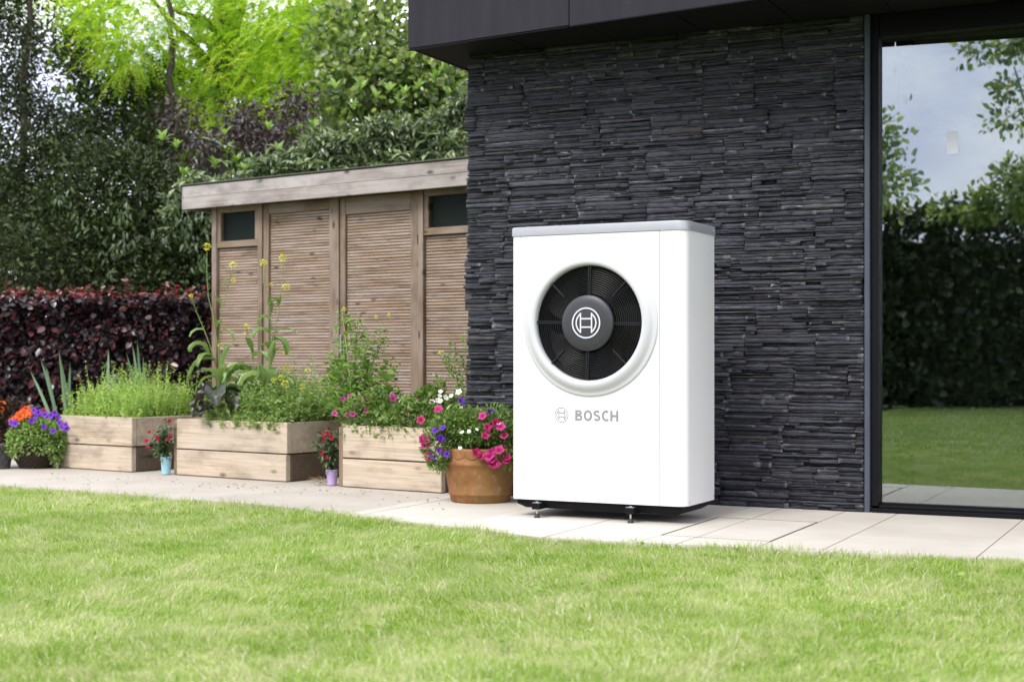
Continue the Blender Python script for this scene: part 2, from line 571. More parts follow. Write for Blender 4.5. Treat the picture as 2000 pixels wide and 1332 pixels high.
pm = []
for (x, y) in edge_pts: pm.append((x, y - .03))
far = [(edge_pts[-1][0] + 1.0, 9.5), (2.5, 16.0), (-12, 16.0), (edge_pts[0][0] - 2, 13.5)]
verts = [(x, y, -.003) for x, y in pm + far]
nv = len(verts)
vb = [(x, y, -.04) for x, y in pm + far]
path = link('path', mesh_from(verts + vb, [tuple(range(nv))] + [(i, (i + 1) % nv, nv + (i + 1) % nv, nv + i) for i in range(nv)]), None, None, PATH)
tag(path, 'pale sandy concrete path between lawn and planters', kind='structure')

patio = empty('patio', (*WALL_O, 0), WALL_ANG)
tag(patio, 'pale smooth stone slab paving at the foot of the house', kind='structure')
COLS = [-.04, .06, .64, 1.22, 1.80, 2.38, 2.96, 3.54, 4.12, 4.70, 5.2]
J = .0028
CV = (1.64, 2.12, -1.34, -.565)      # sunk cover
wex, wey = [], []
for (x, y) in edge_pts:
    dx, dy = x - WALL_O[0], y - WALL_O[1]
    wex.append(dx * cw - dy * sw); wey.append(dx * sw + dy * cw)
def lawn_y(x): return float(np.interp(x, wex, wey)) - .035
def prism(name, q, z0, z1, parent, mat):
    n = len(q)
    cx_, cy_ = sum(p[0] for p in q) / n, sum(p[1] for p in q) / n
    V = [(x - cx_, y - cy_, z0) for x, y in q] + [(x - cx_, y - cy_, z1) for x, y in q]
    F = [tuple(reversed(range(n))), tuple(range(n, 2 * n))] + [(i, (i + 1) % n, n + (i + 1) % n, n + i) for i in range(n)]
    return link(name, mesh_from(V, F), parent, (cx_, cy_, 0), mat)
gx = [-.045] + COLS[1:-1] + [5.2]
prism('grout_bed', [(x, lawn_y(x) + .004) for x in gx] + [(5.2, -.005), (-.045, -.005)], -.03, -.0018, patio, GROUT)
def slab(x0, x1, y0, y1):
    a, b = x0 + J, x1 - J
    f0, f1 = (lawn_y(a), lawn_y(b)) if y0 is None else (y0 + J, y0 + J)
    return prism('slab', [(a, f0), (b, f1), (b, y1 - J), (a, y1 - J)], -.02, random.uniform(-.0006, .0006), patio, SLAB)
for a, b in zip(COLS[:-1], COLS[1:]):
    if b <= CV[0] or a >= CV[1]:
        slab(a, b, None, -.01)
    elif a < CV[0]:
        slab(a, CV[0] - .004, None, -.01)
        slab(CV[0] - .004, b, None, CV[2] - .004); slab(CV[0] - .004, b, CV[3] + .004, -.01)
        slab(CV[0] + .004, b, CV[2] + .004, CV[3] - .004)
    else:
        slab(a, CV[1] + .004, None, CV[2] - .004); slab(a, CV[1] + .004, CV[3] + .004, -.01)
        slab(a, CV[1] - .004, CV[2] + .004, CV[3] - .004)
        slab(CV[1] + .004, b, None, -.01)
fr = []
for x0, x1, y0, y1 in ((CV[0] - .004, CV[1] + .004, CV[2] - .004, CV[2]), (CV[0] - .004, CV[1] + .004, CV[3], CV[3] + .004), (CV[0] - .004, CV[0], CV[2], CV[3]), (CV[1], CV[1] + .004, CV[2], CV[3])):
    fr.append((box_me(x0, x1, y0, y1, -.02, .0004), Matrix()))
link('cover_frame', merge_me(fr), patio, None, GROUT)

# ------------------------------------------------------------------ lawn grass
THATCH = paving_mat('lawn_thatch', (.20, .23, .075), (.36, .37, .16), (.50, .47, .26), 0.7)
V = [(x, y - .02, -.0205) for x, y in edge_pts[1:-1]]
lawn_bed = link('lawn', mesh_from([(-3.6, 2.7, -.0205), (3.2, 2.7, -.0205)] + list(reversed(V)), [tuple(range(len(V) + 2))]), None, None, THATCH)
tag(lawn_bed, 'mossy thatch of the lawn under the grass', kind='structure')
def lawn_noise(x, y, s, seed):
    r2 = np.random.default_rng(seed)
    v = np.zeros_like(x)
    for k in range(7):
        a = r2.random() * 6.28; f = s * (0.6 + r2.random() * 1.6)
        v += np.sin((x * math.cos(a) + y * math.sin(a)) * f + r2.random() * 6.28)
    return v / 7 * 1.6
BL_T = (np.array([(0, -1, 0), (0, 1, 0), (.5, -.75, 0), (.5, .75, 0), (1, 0, 0)], float), np.array([(0, 1, 3), (0, 3, 2), (2, 3, 4)]))
def grow_grass(n, xr, yr, hmin, hmax, wide, back=False):
    x = rng.uniform(*xr, n); y = rng.uniform(*yr, n)
    edge = np.interp(x, ex, ey) + lawn_noise(x, y * 0, 9, 3) * .018 + lawn_noise(x, y * 0, 40, 5) * .012
    half = 0.375 * y + 0.55
    keep = (y < edge) & ((np.abs(x - ((y - 7) * .563 + 2)) < 2.6) & (y < 2.95) if back else (np.abs(x) < half))
    x, y, edge = x[keep], y[keep], edge[keep]
    m = len(x)
    tall = 0.80 + 0.20 * lawn_noise(x, y, 5, 11) + 0.22 * lawn_noise(x, y, 17, 12)
    L = rng.uniform(hmin, hmax, m) * np.clip(tall, .42, 1.45)
    L = np.where(edge - y < .10, L * (1.25 + .55 * np.clip(lawn_noise(x, y, 30, 91), 0, 1)), L)
    lean = rng.normal(0, .55, (m, 2)) + np.stack([.5 * lawn_noise(x, y, 3, 21), .45 * lawn_noise(x, y, 3, 22)], 1)
    flat = rng.random(m) < .22
    lean[flat] *= 2.4
    clip = rng.random(m) < .018
    L = np.where(clip, L * 1.7, L); lean[clip] *= 3.0
    d1 = norm(np.concatenate([lean * .6, np.ones((m, 1))], 1))
    d2 = norm(np.concatenate([lean * 1.5, np.ones((m, 1)) * .75], 1))
    side = rng.normal(0, 1, (m, 3)); side[:, 2] = 0
    side = norm(side)
    w = rng.uniform(.0009, .0019, m) * wide
    base = np.stack([x, y, np.full(m, -.021)], 1)
    midp = base + d1 * (L * .5)[:, None]
    tip = midp + d2 * (L * .55)[:, None]
    V = np.stack([base - side * w[:, None], base + side * w[:, None], midp - side * (w * .85)[:, None], midp + side * (w * .85)[:, None], tip], 1).reshape(-1, 3)
    T = (BL_T[1][None] + (np.arange(m) * 5)[:, None, None]).reshape(-1, 3)
    k = np.clip(rng.beta(1.7, 2.2, m) + .15 * lawn_noise(x, y, 6, 31) + .12 * lawn_noise(x, y, 22, 32), 0, 1)
    k = np.where(flat, np.clip(k + .3, 0, 1), k)
    k = np.where(clip, .97, k)
    return V, T, np.repeat(k, 5)
gp = [grow_grass(470000, (-3.2, 3.2), (2.9, 7.2), .020, .046, 1.0), grow_grass(130000, (-4.6, 1.0), (6.2, 10.2), .022, .050, 1.25),
      grow_grass(190000, (-9.5, 2.5), (-9, 2.95), .03, .06, 4.0, True)]
# a few coarse clumps and clover leaves
gv, gt, gk = join_arrays(gp)
lawn = link('lawn_grass', tri_mesh(gv, gt, gk), None, None, BLADES)
tag(lawn, 'short green lawn grass with dry straw patches', kind='stuff')
m = 90
cx_ = rng.uniform(-2.6, 2.6, m); cy_ = rng.uniform(3.2, 8.0, m)
ok = (cy_ < np.interp(cx_, ex, ey) - .14) & (np.abs(cx_) < .36 * cy_ + .3)
C = np.repeat(np.stack([cx_, cy_, np.full(m, .008)], 1)[ok], 5, 0)
C += rng.normal(0, .014, C.shape) * np.array([1, 1, .35])
a_, n_ = frames(len(C), np.stack([rng.normal(0, 1, len(C)), rng.normal(0, 1, len(C)), np.zeros(len(C)) + .2], 1), .2, 1.4)
CLOVER = leafy('lawn_weed_leaf', [(0, (.14, .26, .03)), (.5, (.2, .33, .05)), (1, (.28, .40, .10))])
v_, t_, k_ = scatter(OVAL, C, a_, n_, rng.uniform(.016, .034, len(C)), rng.uniform(.010, .020, len(C)))
tag(link('lawn_weeds', tri_mesh(v_, t_, k_), None, None, CLOVER), 'small broad-leaved weeds scattered in the lawn', kind='stuff')

# crumbs of soil and dead leaf on the path
DEAD = leafy('dead_leaf', [(0, (.05, .028, .014)), (.6, (.12, .07, .035)), (1, (.25, .12, .06))], trans=0)
m = 190
t = rng.random(m)
px = 40 + t * 830; py = np.interp(px, [40, 870], [918, 966]) + np.abs(rng.normal(0, 14, m)) + 1
C = np.array([(*spot(a, b), .003) for a, b in zip(px, py)])
a_, n_ = frames(m, np.stack([rng.normal(0, 1, m), rng.normal(0, 1, m), np.zeros(m)], 1), .1, 2.5)
v_, t_, k_ = scatter(OVAL, C, a_, n_, rng.uniform(.004, .022, m))
tag(link('leaf_litter', tri_mesh(v_, t_, k_), None, None, DEAD), 'brown crumbs of leaf and soil along the planters', kind='stuff')

# ------------------------------------------------------------------ house
HOUSE_H = 2.45
WX = 2.216                      # where the slate ends and the window trim begins
house = empty('house', (*WALL_O, 0), WALL_ANG)
tag(house, 'modern house with dark stacked slate wall, charcoal eaves and tall window', 'house')

slate_wall = box('slate_wall', house, SLATE, .012, WX, .004, .30, -.02, HOUSE_H, 0)
core = slate_wall
def stone_mesh(w, h, d0, chips):
    """One split slate: rough front of a few facets, ragged ends, 30 to 50 triangles."""
    nx = max(2, min(5, int(w / .035)))
    nz = 2
    V, F = [], []
    xs = np.linspace(0, w, nx + 1) + np.concatenate([[0], rng.normal(0, w / nx * .18, nx - 1), [0]])
    tilt = rng.normal(0, .0028)
    topj = rng.normal(0, .0011, nx + 1); botj = rng.normal(0, .0011, nx + 1)
    for j in range(nz + 1):
        for i in range(nx + 1):
            z = h * j / nz + (topj[i] if j == nz else botj[i] if j == 0 else rng.normal(0, h * .1))
            yy = -d0 + rng.normal(0, .0010) + tilt * (j / nz - .5) + (.0012 if j in (0, nz) else 0) * rng.random()
            V.append((xs[i] + rng.normal(0, .0009), yy, z))
    W = nx + 1
    for j in range(nz):
        for i in range(nx):
            a = j * W + i
            F += [(a, a + 1, a + W + 1), (a, a + W + 1, a + W)] if rng.random() < .5 else [(a, a + 1, a + W), (a + 1, a + W + 1, a + W)]
    ring = list(range(W)) + [W * (j + 1) - 1 for j in range(1, nz + 1)] + [nz * W + i for i in range(nx - 1, -1, -1)] + [W * j for j in range(nz - 1, 0, -1)]
    o = len(V)
    for r_ in ring: V.append((V[r_][0], .003, V[r_][2]))
    n = len(ring)
    for k in range(n):
        a, b = ring[k], ring[(k + 1) % n]
        F += [(b, a, o + k), (b, o + k, o + (k + 1) % n)]
    edge = np.zeros(len(V))
    for j in range(nz + 1):
        if chips[0] : edge[j * W] = chips[0]
        if chips[1] : edge[j * W + nx] = chips[1]
    if chips[2]:
        lo_ = rng.integers(0, W); hi_ = rng.integers(lo_, W) + 1
        edge[nz * W + lo_: nz * W + hi_] = chips[2]
    edge[o:] = edge[ring]
    return np.array(V), np.array(F), edge
stones = []
z = 0.0
course = 0
while z < HOUSE_H - .02:
    ch = min(rng.uniform(.135, .158), HOUSE_H - z)
    if HOUSE_H - z - ch < .04: ch = HOUSE_H - z
    x = -rng.uniform(0, .25)
    while x < WX - .004:
        pw = rng.uniform(.26, .44)
        x0, x1 = max(x, rng.uniform(-.014, .012)), min(x + pw, WX - .004)
        if x1 - x0 < .03: x += pw; continue
        nl = int(rng.integers(7, 12))
        hs = rng.uniform(.45, 1.7, nl); hs = hs / hs.sum() * ch
        zz = z
        plane = rng.uniform(.010, .020)
        for h in hs:
            cuts = [x0]
            while x1 - cuts[-1] > .09 and rng.random() < .78:
                c = cuts[-1] + rng.uniform(.045, .26)
                if x1 - c < .035: break
                cuts.append(c)
            cuts.append(x1 + rng.normal(0, .005) if x1 < WX - .01 else x1)
            for a, b in zip(cuts[:-1], cuts[1:]):
                d = plane + rng.uniform(0, .013) + (.013 if rng.random() < .10 else 0)
                if rng.random() < .03: d = .005
                g = rng.uniform(.0006, .0020)
                hh = h - g
                if rng.random() < .08: hh *= .8
                stones.append((a + g * .5, zz, b - a - g, hh, d))
            zz += h
        x += pw
    z += ch
    course += 1
def hidden(x, zz):      # behind the heat pump as the photograph sees it
    wx, wy = wall_xy(x, 0)
    p = CX + wx / wy * FPX
    q = HY - (zz - EYE) / wy * FPX
    return 1002 < p < 1394 and q > 445
area = [(0 if hidden(s[0] + s[2] / 2, s[1]) else s[2] * s[3], i) for i, s in enumerate(stones)]
big = set(i for _, i in sorted(area, reverse=True)[:290])
rest, rest_e = [], []
for i, (sx, sz, w_, h_, d_) in enumerate(stones):
    chips = [rng.random() if rng.random() < .45 else 0, rng.random() if rng.random() < .55 else 0, rng.random() if rng.random() < .5 else 0]
    V, F, E = stone_mesh(w_, h_, d_, chips)
    rv = rng.random()
    if i in big:
        V = V - np.array([w_ / 2, 0, h_ / 2])
        me = tri_mesh(V, F, np.full(len(V), rv), edge=E)
        o = link('slate_stone', me, core, None, SLATE)
        o.location = Vector((sx + w_ / 2, 0, sz + h_ / 2)) - core.location
    else:
        rest.append((V + np.array([sx, 0, sz]) - np.array(core.location), F, np.full(len(V), rv)))
        rest_e.append(E)
v_, t_, k_ = join_arrays(rest)
link('slate_facing', tri_mesh(v_, t_, k_, edge=np.concatenate(rest_e)), core, None, SLATE, kind='stuff')
# rest of the shell
box('side_wall', house, SLATE, .012, .20, .31, 3.4, -.02, HOUSE_H, 0)

# roof slab with fascia and soffit panels; the eaves run out a little towards the right
FX0 = -.199
def fy(x): return -.337 - .121 * (x - FX0)
RX1 = 5.0
top = HOUSE_H + .42
rv_ = [(FX0 + .02, fy(FX0) + .03), (RX1, fy(RX1) + .03), (RX1, 3.6), (FX0 + .02, 3.6)]
rverts = [(x, y, HOUSE_H + .016) for x, y in rv_] + [(x, y, top) for x, y in rv_]
roof = link('roof', mesh_from(rverts, [(3, 2, 1, 0), (4, 5, 6, 7), (0, 1, 5, 4), (1, 2, 6, 5), (2, 3, 7, 6), (3, 0, 4, 7)]), house, None, BLACK_METAL)
fa = math.atan(.121)
cuts = [FX0, FX0 + 1.02, FX0 + 2.42, FX0 + 3.8, RX1]
for i in range(4):
    a, b = cuts[i], cuts[i + 1]
    L_ = (b - a) / math.cos(fa)
    pr = [(0, 0), (0, 1)]
    me = box_me(.003, L_ - .003, -.004 if i else .0, .022, -.006 if i else 0.0, .45, .0025)
    o = link('fascia_panel', me, roof, (a, fy(a), HOUSE_H - .004), FASCIA)
    o.rotation_euler = (0, 0, -fa)
for a, b in zip(cuts[:-1], cuts[1:]):
    o = link('drip_trim', box_me(.004, (b - a) / math.cos(fa) - .004, -.011, .012, -.012, -.0065, .001), roof, (a, fy(a), HOUSE_H - .004), BLACK_METAL)
    o.rotation_euler = (0, 0, -fa)
o = link('fascia_panel', box_me(0, .018, .026, 3.8, 0, .45, .0025), roof, (FX0, fy(FX0), HOUSE_H - .004), FASCIA)
xs = [FX0 + .02] + [-.09 + .49 * k for k in range(1, 11)] + [RX1]
for a, b in zip(xs[:-1], xs[1:]):
    q = [(a + .003, fy(a) + .026), (b - .003, fy(b) + .026), (b - .003, .30), (a + .003, .30)]
    zj = random.uniform(0, .0015)
    V = [(x, y, HOUSE_H - .002 + zj) for x, y in q] + [(x, y, HOUSE_H + .012 + zj) for x, y in q]
    link('soffit_panel', mesh_from(V, [(3, 2, 1, 0), (4, 5, 6, 7), (0, 1, 5, 4), (1, 2, 6, 5), (2, 3, 7, 6), (3, 0, 4, 7)]), roof, None, SOFFIT)

# window wall
win = empty('window', (WX, 0, 0)); win.parent = house
WW = 2.05
box('trim', win, ALU, .002, .027, -.030, .12, .0, HOUSE_H - .004, .002)
box('jamb', win, BLACK_METAL, .029, .066, -.004, .12, .03, HOUSE_H - .004, .002)
box('head_rail', win, BLACK_METAL, .068, WW, .000, .12, 2.335, HOUSE_H - .004, .002)
box('sill_track', win, BLACK_METAL, .036, WW, -.030, .12, .001, .020, .002)
box('track_rail', win, BLACK_METAL, .068, WW, -.008, .012, .021, .034, .002)
box('track_rail', win, BLACK_METAL, .068, WW, .022, .085, .021, .046, .002)
box('mullion', win, BLACK_METAL, WW - .07, WW, .002, .118, .048, 2.333, .002)
for i, (mt, yy, tl) in enumerate(((GLASS, .040, 0), (GLASS_INNER, .062, .0045))):
    o = box('pane', win, mt, .067, WW - .072, yy, yy + .0008, .047, 2.334, 0)
    o.rotation_euler = (0, 0, tl)
PALE_RECT = plain('pale_rect', (.56, .57, .62), 0.6)
box('pale_rectangle', win, PALE_RECT, .385, .437, .0390, .0396, 1.745, 1.855, .0)  # thin pale rectangle just in front of the outer pane
room = empty('room', (0, 0, 0)); room.parent = house
box('room_floor', room, ROOM_FLOOR, .5, 5.0, .13, 3.4, -.03, .006, 0)
box('room_ceiling', room, CEILING, .5, 5.0, .305, 3.4, 2.40, 2.44, 0)
box('room_wall', room, ROOM, .5, 5.0, 3.40, 3.5, -.03, 2.45, 0)
box('room_wall', room, ROOM, 4.9, 5.0, .13, 3.39, .01, 2.39, 0)
# slate pier just inside, seen through the glass
pier = box('slate_pier', room, SLATE, WX + .115, WX + .155, .22, .45, .008, 2.39, 0)
pr = []
zz = .02
while zz < 2.36:
    h = rng.uniform(.014, .03)
    V, F, E = stone_mesh(rng.uniform(.038, .046), h - .003, .012, (0, 0, 0))
    pr.append((V + np.array([WX + .113, .219, zz]) - np.array(pier.location), F, np.full(len(V), rng.random() * .3 + .6)))
    zz += h
v_, t_, k_ = join_arrays(pr)
link('slate_facing', tri_mesh(v_, t_, k_), pier, None, SLATE, kind='stuff')

# ------------------------------------------------------------------ heat pump
HP_ANG = R(27.0)
HP = empty('heat_pump', (0.0, 6.97, 0), HP_ANG)
tag(HP, 'white air source heat pump with round black fan grille on the patio', 'heat pump')
W_, D_, Z0, Z1 = .885, .40, .083, 1.384
XL, XR = .0496, .757
def plan(inset=0.0, rf=.048, rb=.012, seg=7):
    """Rounded plan of the casing from the left seam round the back to the right seam."""
    P = []
    def arc(cx_, cy_, r, a0, a1):
        for k in range(seg + 1):
            a = a0 + (a1 - a0) * k / seg
            P.append((cx_ + r * math.cos(a), cy_ + r * math.sin(a)))
    i = inset
    arc(i + .02, i + .02, .02, R(270), R(180))
    arc(i + rb, D_ - i - rb, rb, R(180), R(90))
    arc(W_ - i - rb, D_ - i - rb, rb, R(90), R(0))
    arc(W_ - i - rf, i + rf, rf, R(0), R(-90))
    return P
P = [(XL - .0026, 0)] + plan() + [(XR + .0026, 0)]
Pi = [(XL - .0026, .003)] + plan(.003, .045, .010) + [(XR + .0026, .003)]
n = len(P)
ZC = Z1 - .043
V = [(x, y, Z0) for x, y in P] + [(x, y, ZC) for x, y in P] + [(x, y, Z0) for x, y in Pi] + [(x, y, ZC) for x, y in Pi]
F = []
for i in range(n - 1):
    F += [(i + 1, i, n + i, n + i + 1), (2 * n + i, 2 * n + i + 1, 3 * n + i + 1, 3 * n + i), (i, i + 1, 2 * n + i + 1, 2 * n + i)]
F += [(0, 2 * n, 3 * n, n), (n - 1, 2 * n - 1, 4 * n - 1, 3 * n - 1)]
casing = link('casing', mesh_from(V, F), HP, None, WHITE)
# smooth only round the corners
for p in casing.data.polygons: p.use_smooth = True
casing.data.set_sharp_from_angle(angle=R(35))
# front panel with its fan opening
FCX, FCZ, FR = .409, .921, .300
N = 96
circ = [(FCX + FR * math.cos(2 * math.pi * k / N), FCZ + FR * math.sin(2 * math.pi * k / N)) for k in range(N)]
px0, px1, pz0, pz1 = XL, XR, Z0 + .0, ZC - .0015
rect = []
for x, z in circ:
    dx, dz = x - FCX, z - FCZ
    s = min(((px1 if dx > 0 else px0) - FCX) / dx if abs(dx) > 1e-9 else 1e9, ((pz1 if dz > 0 else pz0) - FCZ) / dz if abs(dz) > 1e-9 else 1e9)
    rect.append((FCX + dx * s, FCZ + dz * s))
extra = [(px0, pz0), (px1, pz0), (px1, pz1), (px0, pz1)]
for c in extra:      # snap the nearest rim points to the corners
    k = min(range(N), key=lambda q: (rect[q][0] - c[0]) ** 2 + (rect[q][1] - c[1]) ** 2)
    rect[k] = c
V = [(x, -.0005, z) for x, z in circ] + [(x, -.0005, z) for x, z in rect] + [(x, .010, z) for x, z in rect]
F = []
for k in range(N):
    k2 = (k + 1) % N
    F += [(k, k2, N + k2, N + k), (N + k, N + k2, 2 * N + k2, 2 * N + k)]
me = mesh_from(V, [tuple(reversed(f)) for f in F])
front = link('front_panel', me, HP, None, WHITE)
for xx in (XL, XR):      # dark strip added behind each joint so the seams read dark
    box('dark_seam_strip', HP, RUBBER, xx - .012, xx + .012, .011, .016, Z0 + .002, ZC - .002, 0)

# silver lid with rolled edge
Pl = [(.022, -.004)] + [(x - .004 * (1 if x < .3 else -1), y + (-.004 if y < .1 else .004)) for x, y in plan()]
Pl = [(x, y) for x, y in plan(-.0045, .051, .016)]
n = len(Pl)
lv, lf = [], []
for (dz, ins) in ((0, 0.0), (.036, 0.0), (.041, .0015), (.043, .005)):
    for x, y in Pl:
        cx_, cy_ = W_ / 2, D_ / 2
        k = 1 - ins / .25
        lv.append((cx_ + (x - cx_) * k, cy_ + (y - cy_) * k, ZC + dz))
for j in range(3):
    for i in range(n):
        a, b = j * n + i, j * n + (i + 1) % n
        lf.append((b, a, a + n, b + n))
lf.append(tuple(reversed(range(3 * n, 4 * n))))
lf.append(tuple(range(n)))
lid = link('lid', mesh_from(lv, lf), HP, None, SILVER)
for p in lid.data.polygons: p.use_smooth = True
lid.data.set_sharp_from_angle(angle=R(40))
scr = lathe_me([(.0, .004), (.003, .004), (.0042, .002), (.0042, 0)], 12, 'Y')
def screw(x, y, z, rz, par, m=STEEL):
    o = link('screw', scr, par, (x, y, z), m)
    o.rotation_euler = (0, 0, rz)
screw(W_ + .0045, .06, ZC + .020, R(90), lid); screw(W_ + .0045, D_ - .03, ZC + .020, R(90), lid)
screw(W_, .045, Z0 + .018, R(90), casing); screw(W_, D_ - .022, Z0 + .018, R(90), casing)

# fan surround: a turned, raised bellmouth
prof = [(.3425, -.001), (.3415, .006), (.336, .0085), (.329, .0085), (.323, .010), (.318, .013), (.312, .022), (.302, .031), (.290, .035), (.280, .034), (.273, .029), (.2695, .020), (.268, .008), (.268, -.06)]
ring = link('fan_ring', lathe_me(prof, 128, 'Y'), HP, (FCX, -.001, FCZ), RING_WHITE, True)
cham = link('fan_chamber', lathe_me([(.2675, -.001), (.2675, -.16), (.0, -.165)], 64, 'Y'), HP, (FCX, .0, FCZ), VOID)
# grille: concentric wires and struts
gl = empty('grille', (FCX, -.004, FCZ)); gl.parent = HP
for k in range(13):
    r = .142 + .0100 * k
    prof = [(r + .0022 * math.cos(a), .0022 * math.sin(a) + .010 * math.cos((r - .14) / .126 * 1.3)) for a in np.linspace(0, 2 * math.pi, 7)]
    link('ring_wire', lathe_me(prof, 96, 'Y'), gl, None, GRILLE, True)
sm = merge_me([(box_me(.120, .2675, -.016, .010, -.0056, -.0028, .0008), Matrix()), (box_me(.120, .2675, -.016, .010, .0028, .0056, .0008), Matrix())])
ss = box_me(.175, .2675, -.018, .006, -.0018, .0018, .0006)
for k in range(4):
    o = link('strut', sm, gl, None, STRUT); o.rotation_euler = (0, R(90 * k + 1.5), 0)
    o = link('strut', ss, gl, None, STRUT); o.rotation_euler = (0, R(90 * k + 45), 0)
# fan blades behind the grille
fan = empty('fan', (FCX, .07, FCZ)); fan.parent = HP
bv, bf = [], []
for j in range(7):
    r = .09 + .165 * j / 6
    for i in range(5):
        a = R(-24 + 12 * i + 14 * (j / 6) ** 2)
        bv.append((r * math.sin(a), (i - 2) * .012, r * math.cos(a)))
for j in range(6):
    for i in range(4):
        a = j * 5 + i
        bf.append((a, a + 1, a + 6, a + 5))
blade = mesh_from(bv, bf)
for k in range(5):
    o = link('blade', blade, fan, None, VOID, True); o.rotation_euler = (0, R(72 * k + 10), 0)
# hub cap
hub = link('hub_cap', lathe_me([(.118, -.02), (.1305, -.004), (.1312, .014), (.1295, .020), (.124, .0235), (.10, .027), (.06, .0295), (.0, .031)], 96, 'Y'), gl, (0, -.008, 0), DARK_CAP, True)

def annulus(r0, r1, n=72, a0=0.0, a1=2 * math.pi):
    V, F = [], []
    for k in range(n + 1):
        a = a0 + (a1 - a0) * k / n
        V += [(r0 * math.cos(a), r0 * math.sin(a)), (r1 * math.cos(a), r1 * math.sin(a))]
    for k in range(n): F.append((2 * k, 2 * k + 1, 2 * k + 3, 2 * k + 2))
    return V, F
def rect2(x0, x1, y0, y1): return [(x0, y0), (x1, y0), (x1, y1), (x0, y1)], [(0, 1, 2, 3)]
def emblem_me(size, t, depth):
    """Round emblem: outer ring, two crescents and the cross bars of an armature."""
    sh = [annulus(1 - t, 1.0)]
    r = .74
    xv = .34
    a0 = math.acos((xv + t * .3) / r)
    sh.append(annulus(r - t, r, 30, -a0, a0))
    sh.append(annulus(r - t, r, 30, math.pi - a0, math.pi + a0))
    yy = math.sqrt(r * r - xv * xv) - .01
    for s in (-1, 1):
        sh.append(rect2(min(s * xv, s * (xv + t)), max(s * xv, s * (xv + t)), -yy, yy))
        sh.append(rect2(-xv + .0, xv, s * .27 - t / 2, s * .27 + t / 2))
    V, F = [], []
    for i, (v, f) in enumerate(sh):
        o = len(V)
        m = len(v)
        d = depth * (1 + .02 * i)
        V += [(x * size, -d, y * size) for x, y in v] + [(x * size, 0, y * size) for x, y in v]
        F += [tuple(o + q for q in g) for g in f]
        if len(f) == 1: F += [(o + q, o + m + q, o + m + (q + 1) % m, o + (q + 1) % m) for q in range(m)]
    return mesh_from(V, F)
link('emblem', emblem_me(.0725, .095, .0008), hub, (0, -.0312, 0), PRINT_WHITE)
link('emblem', emblem_me(.0355, .095, .0006), front, (.2636, -.0012, .489), PRINT_GREY)
def ribbon(pts, w):
    """Flat stroke of even width along a 2D path."""
    V, F = [], []
    n = len(pts)
    for i, (x, y) in enumerate(pts):
        x0, y0 = pts[max(i - 1, 0)]; x1, y1 = pts[min(i + 1, n - 1)]
        dx, dy = x1 - x0, y1 - y0
        l_ = math.hypot(dx, dy)
        nx, ny = -dy / l_ * w / 2, dx / l_ * w / 2
        V += [(x + nx, y + ny), (x - nx, y - ny)]
    for i in range(n - 1): F.append((2 * i, 2 * i + 1, 2 * i + 3, 2 * i + 2))
    return V, F
def earc(cx_, cy_, rx, ry, a0, a1, n=22):
    return [(cx_ + rx * math.cos(R(a0 + (a1 - a0) * k / n)), cy_ + ry * math.sin(R(a0 + (a1 - a0) * k / n))) for k in range(n + 1)]
def letter(ch):
    t = .205
    h = t / 2
    if ch == 'H': return [rect2(0, t, 0, 1), rect2(.56, .56 + t, 0, 1), rect2(t, .56, .395, .395 + t)], .56 + t
    if ch == 'O': return [ribbon(earc(.41, .5, .41 - h, .51 - h, 0, 360, 40), t)], .82
    if ch == 'C': return [ribbon(earc(.42, .5, .42 - h, .51 - h, 52, 308, 32), t)], .70
    if ch == 'B':
        return [rect2(0, t, 0, 1), ribbon([(t, 1 - h), (.36, 1 - h)] + earc(.36, .745, .185, .155, 90, -90, 14)[1:] + [(t, .59)], t * .92),
                ribbon([(t, .475), (.40, .475)] + earc(.40, .288, .20, .187, 90, -90, 14)[1:] + [(t, h)], t * .92)], .70
    if ch == 'S':
        up = earc(.335, .715, .235, .185, 28, 270, 20)
        dn = earc(.335, .290, .245, .187, 90, -152, 20)
        return [ribbon(up[:-1] + [(.335, .520)] + dn[2:], t * .95)], .68
def word_me(word, width, height, depth, gap=.115):
    shapes, x = [], 0.0
    for ch in word:
        sh, w = letter(ch)
        shapes += [([(px + x, py) for px, py in v], f) for v, f in sh]
        x += w + gap
    total = x - gap
    V, F = [], []
    for i, (v, f) in enumerate(shapes):
        o = len(V)
        d = depth * (1 + .05 * (i % 4))
        V += [(px / total * width, -d, py * height) for px, py in v]
        F += [tuple(o + q for q in g) for g in f]
    return mesh_from(V, F)
link('lettering', word_me('BOSCH', .2195, .0505, .0006), front, (.3345, -.0012, .4635), PRINT_GREY)

# base tray, rails and adjustable feet
tr_ = [(.02, .018), (W_ - .02, .018), (W_ - .02, D_ - .018), (.02, D_ - .018)]
tb_ = [(.055, .040), (W_ - .055, .040), (W_ - .055, D_ - .04), (.055, D_ - .04)]
V = [(x, y, Z0 + .004) for x, y in tr_] + [(x, y, Z0 - .022) for x, y in tr_] + [(x, y, Z0 - .042) for x, y in tb_]
F = [(0, 1, 2, 3)] + [(4 * j + (i + 1) % 4, 4 * j + i, 4 * j + 4 + i, 4 * j + 4 + (i + 1) % 4) for j in range(2) for i in range(4)] + [(11, 10, 9, 8)]
link('base_tray', mesh_from(V, F), HP, None, BLACK_METAL)
footp = lathe_me([(.0, .0), (.0150, .0), (.0155, .004), (.0125, .008), (.0095, .013), (.0088, .019), (.0, .0195)], 20)
boltp = lathe_me([(.0044, .018), (.0044, .066)], 12)
headp = lathe_me([(.0, .0765), (.0062, .0765), (.0066, .0735), (.0066, .0715)], 6)
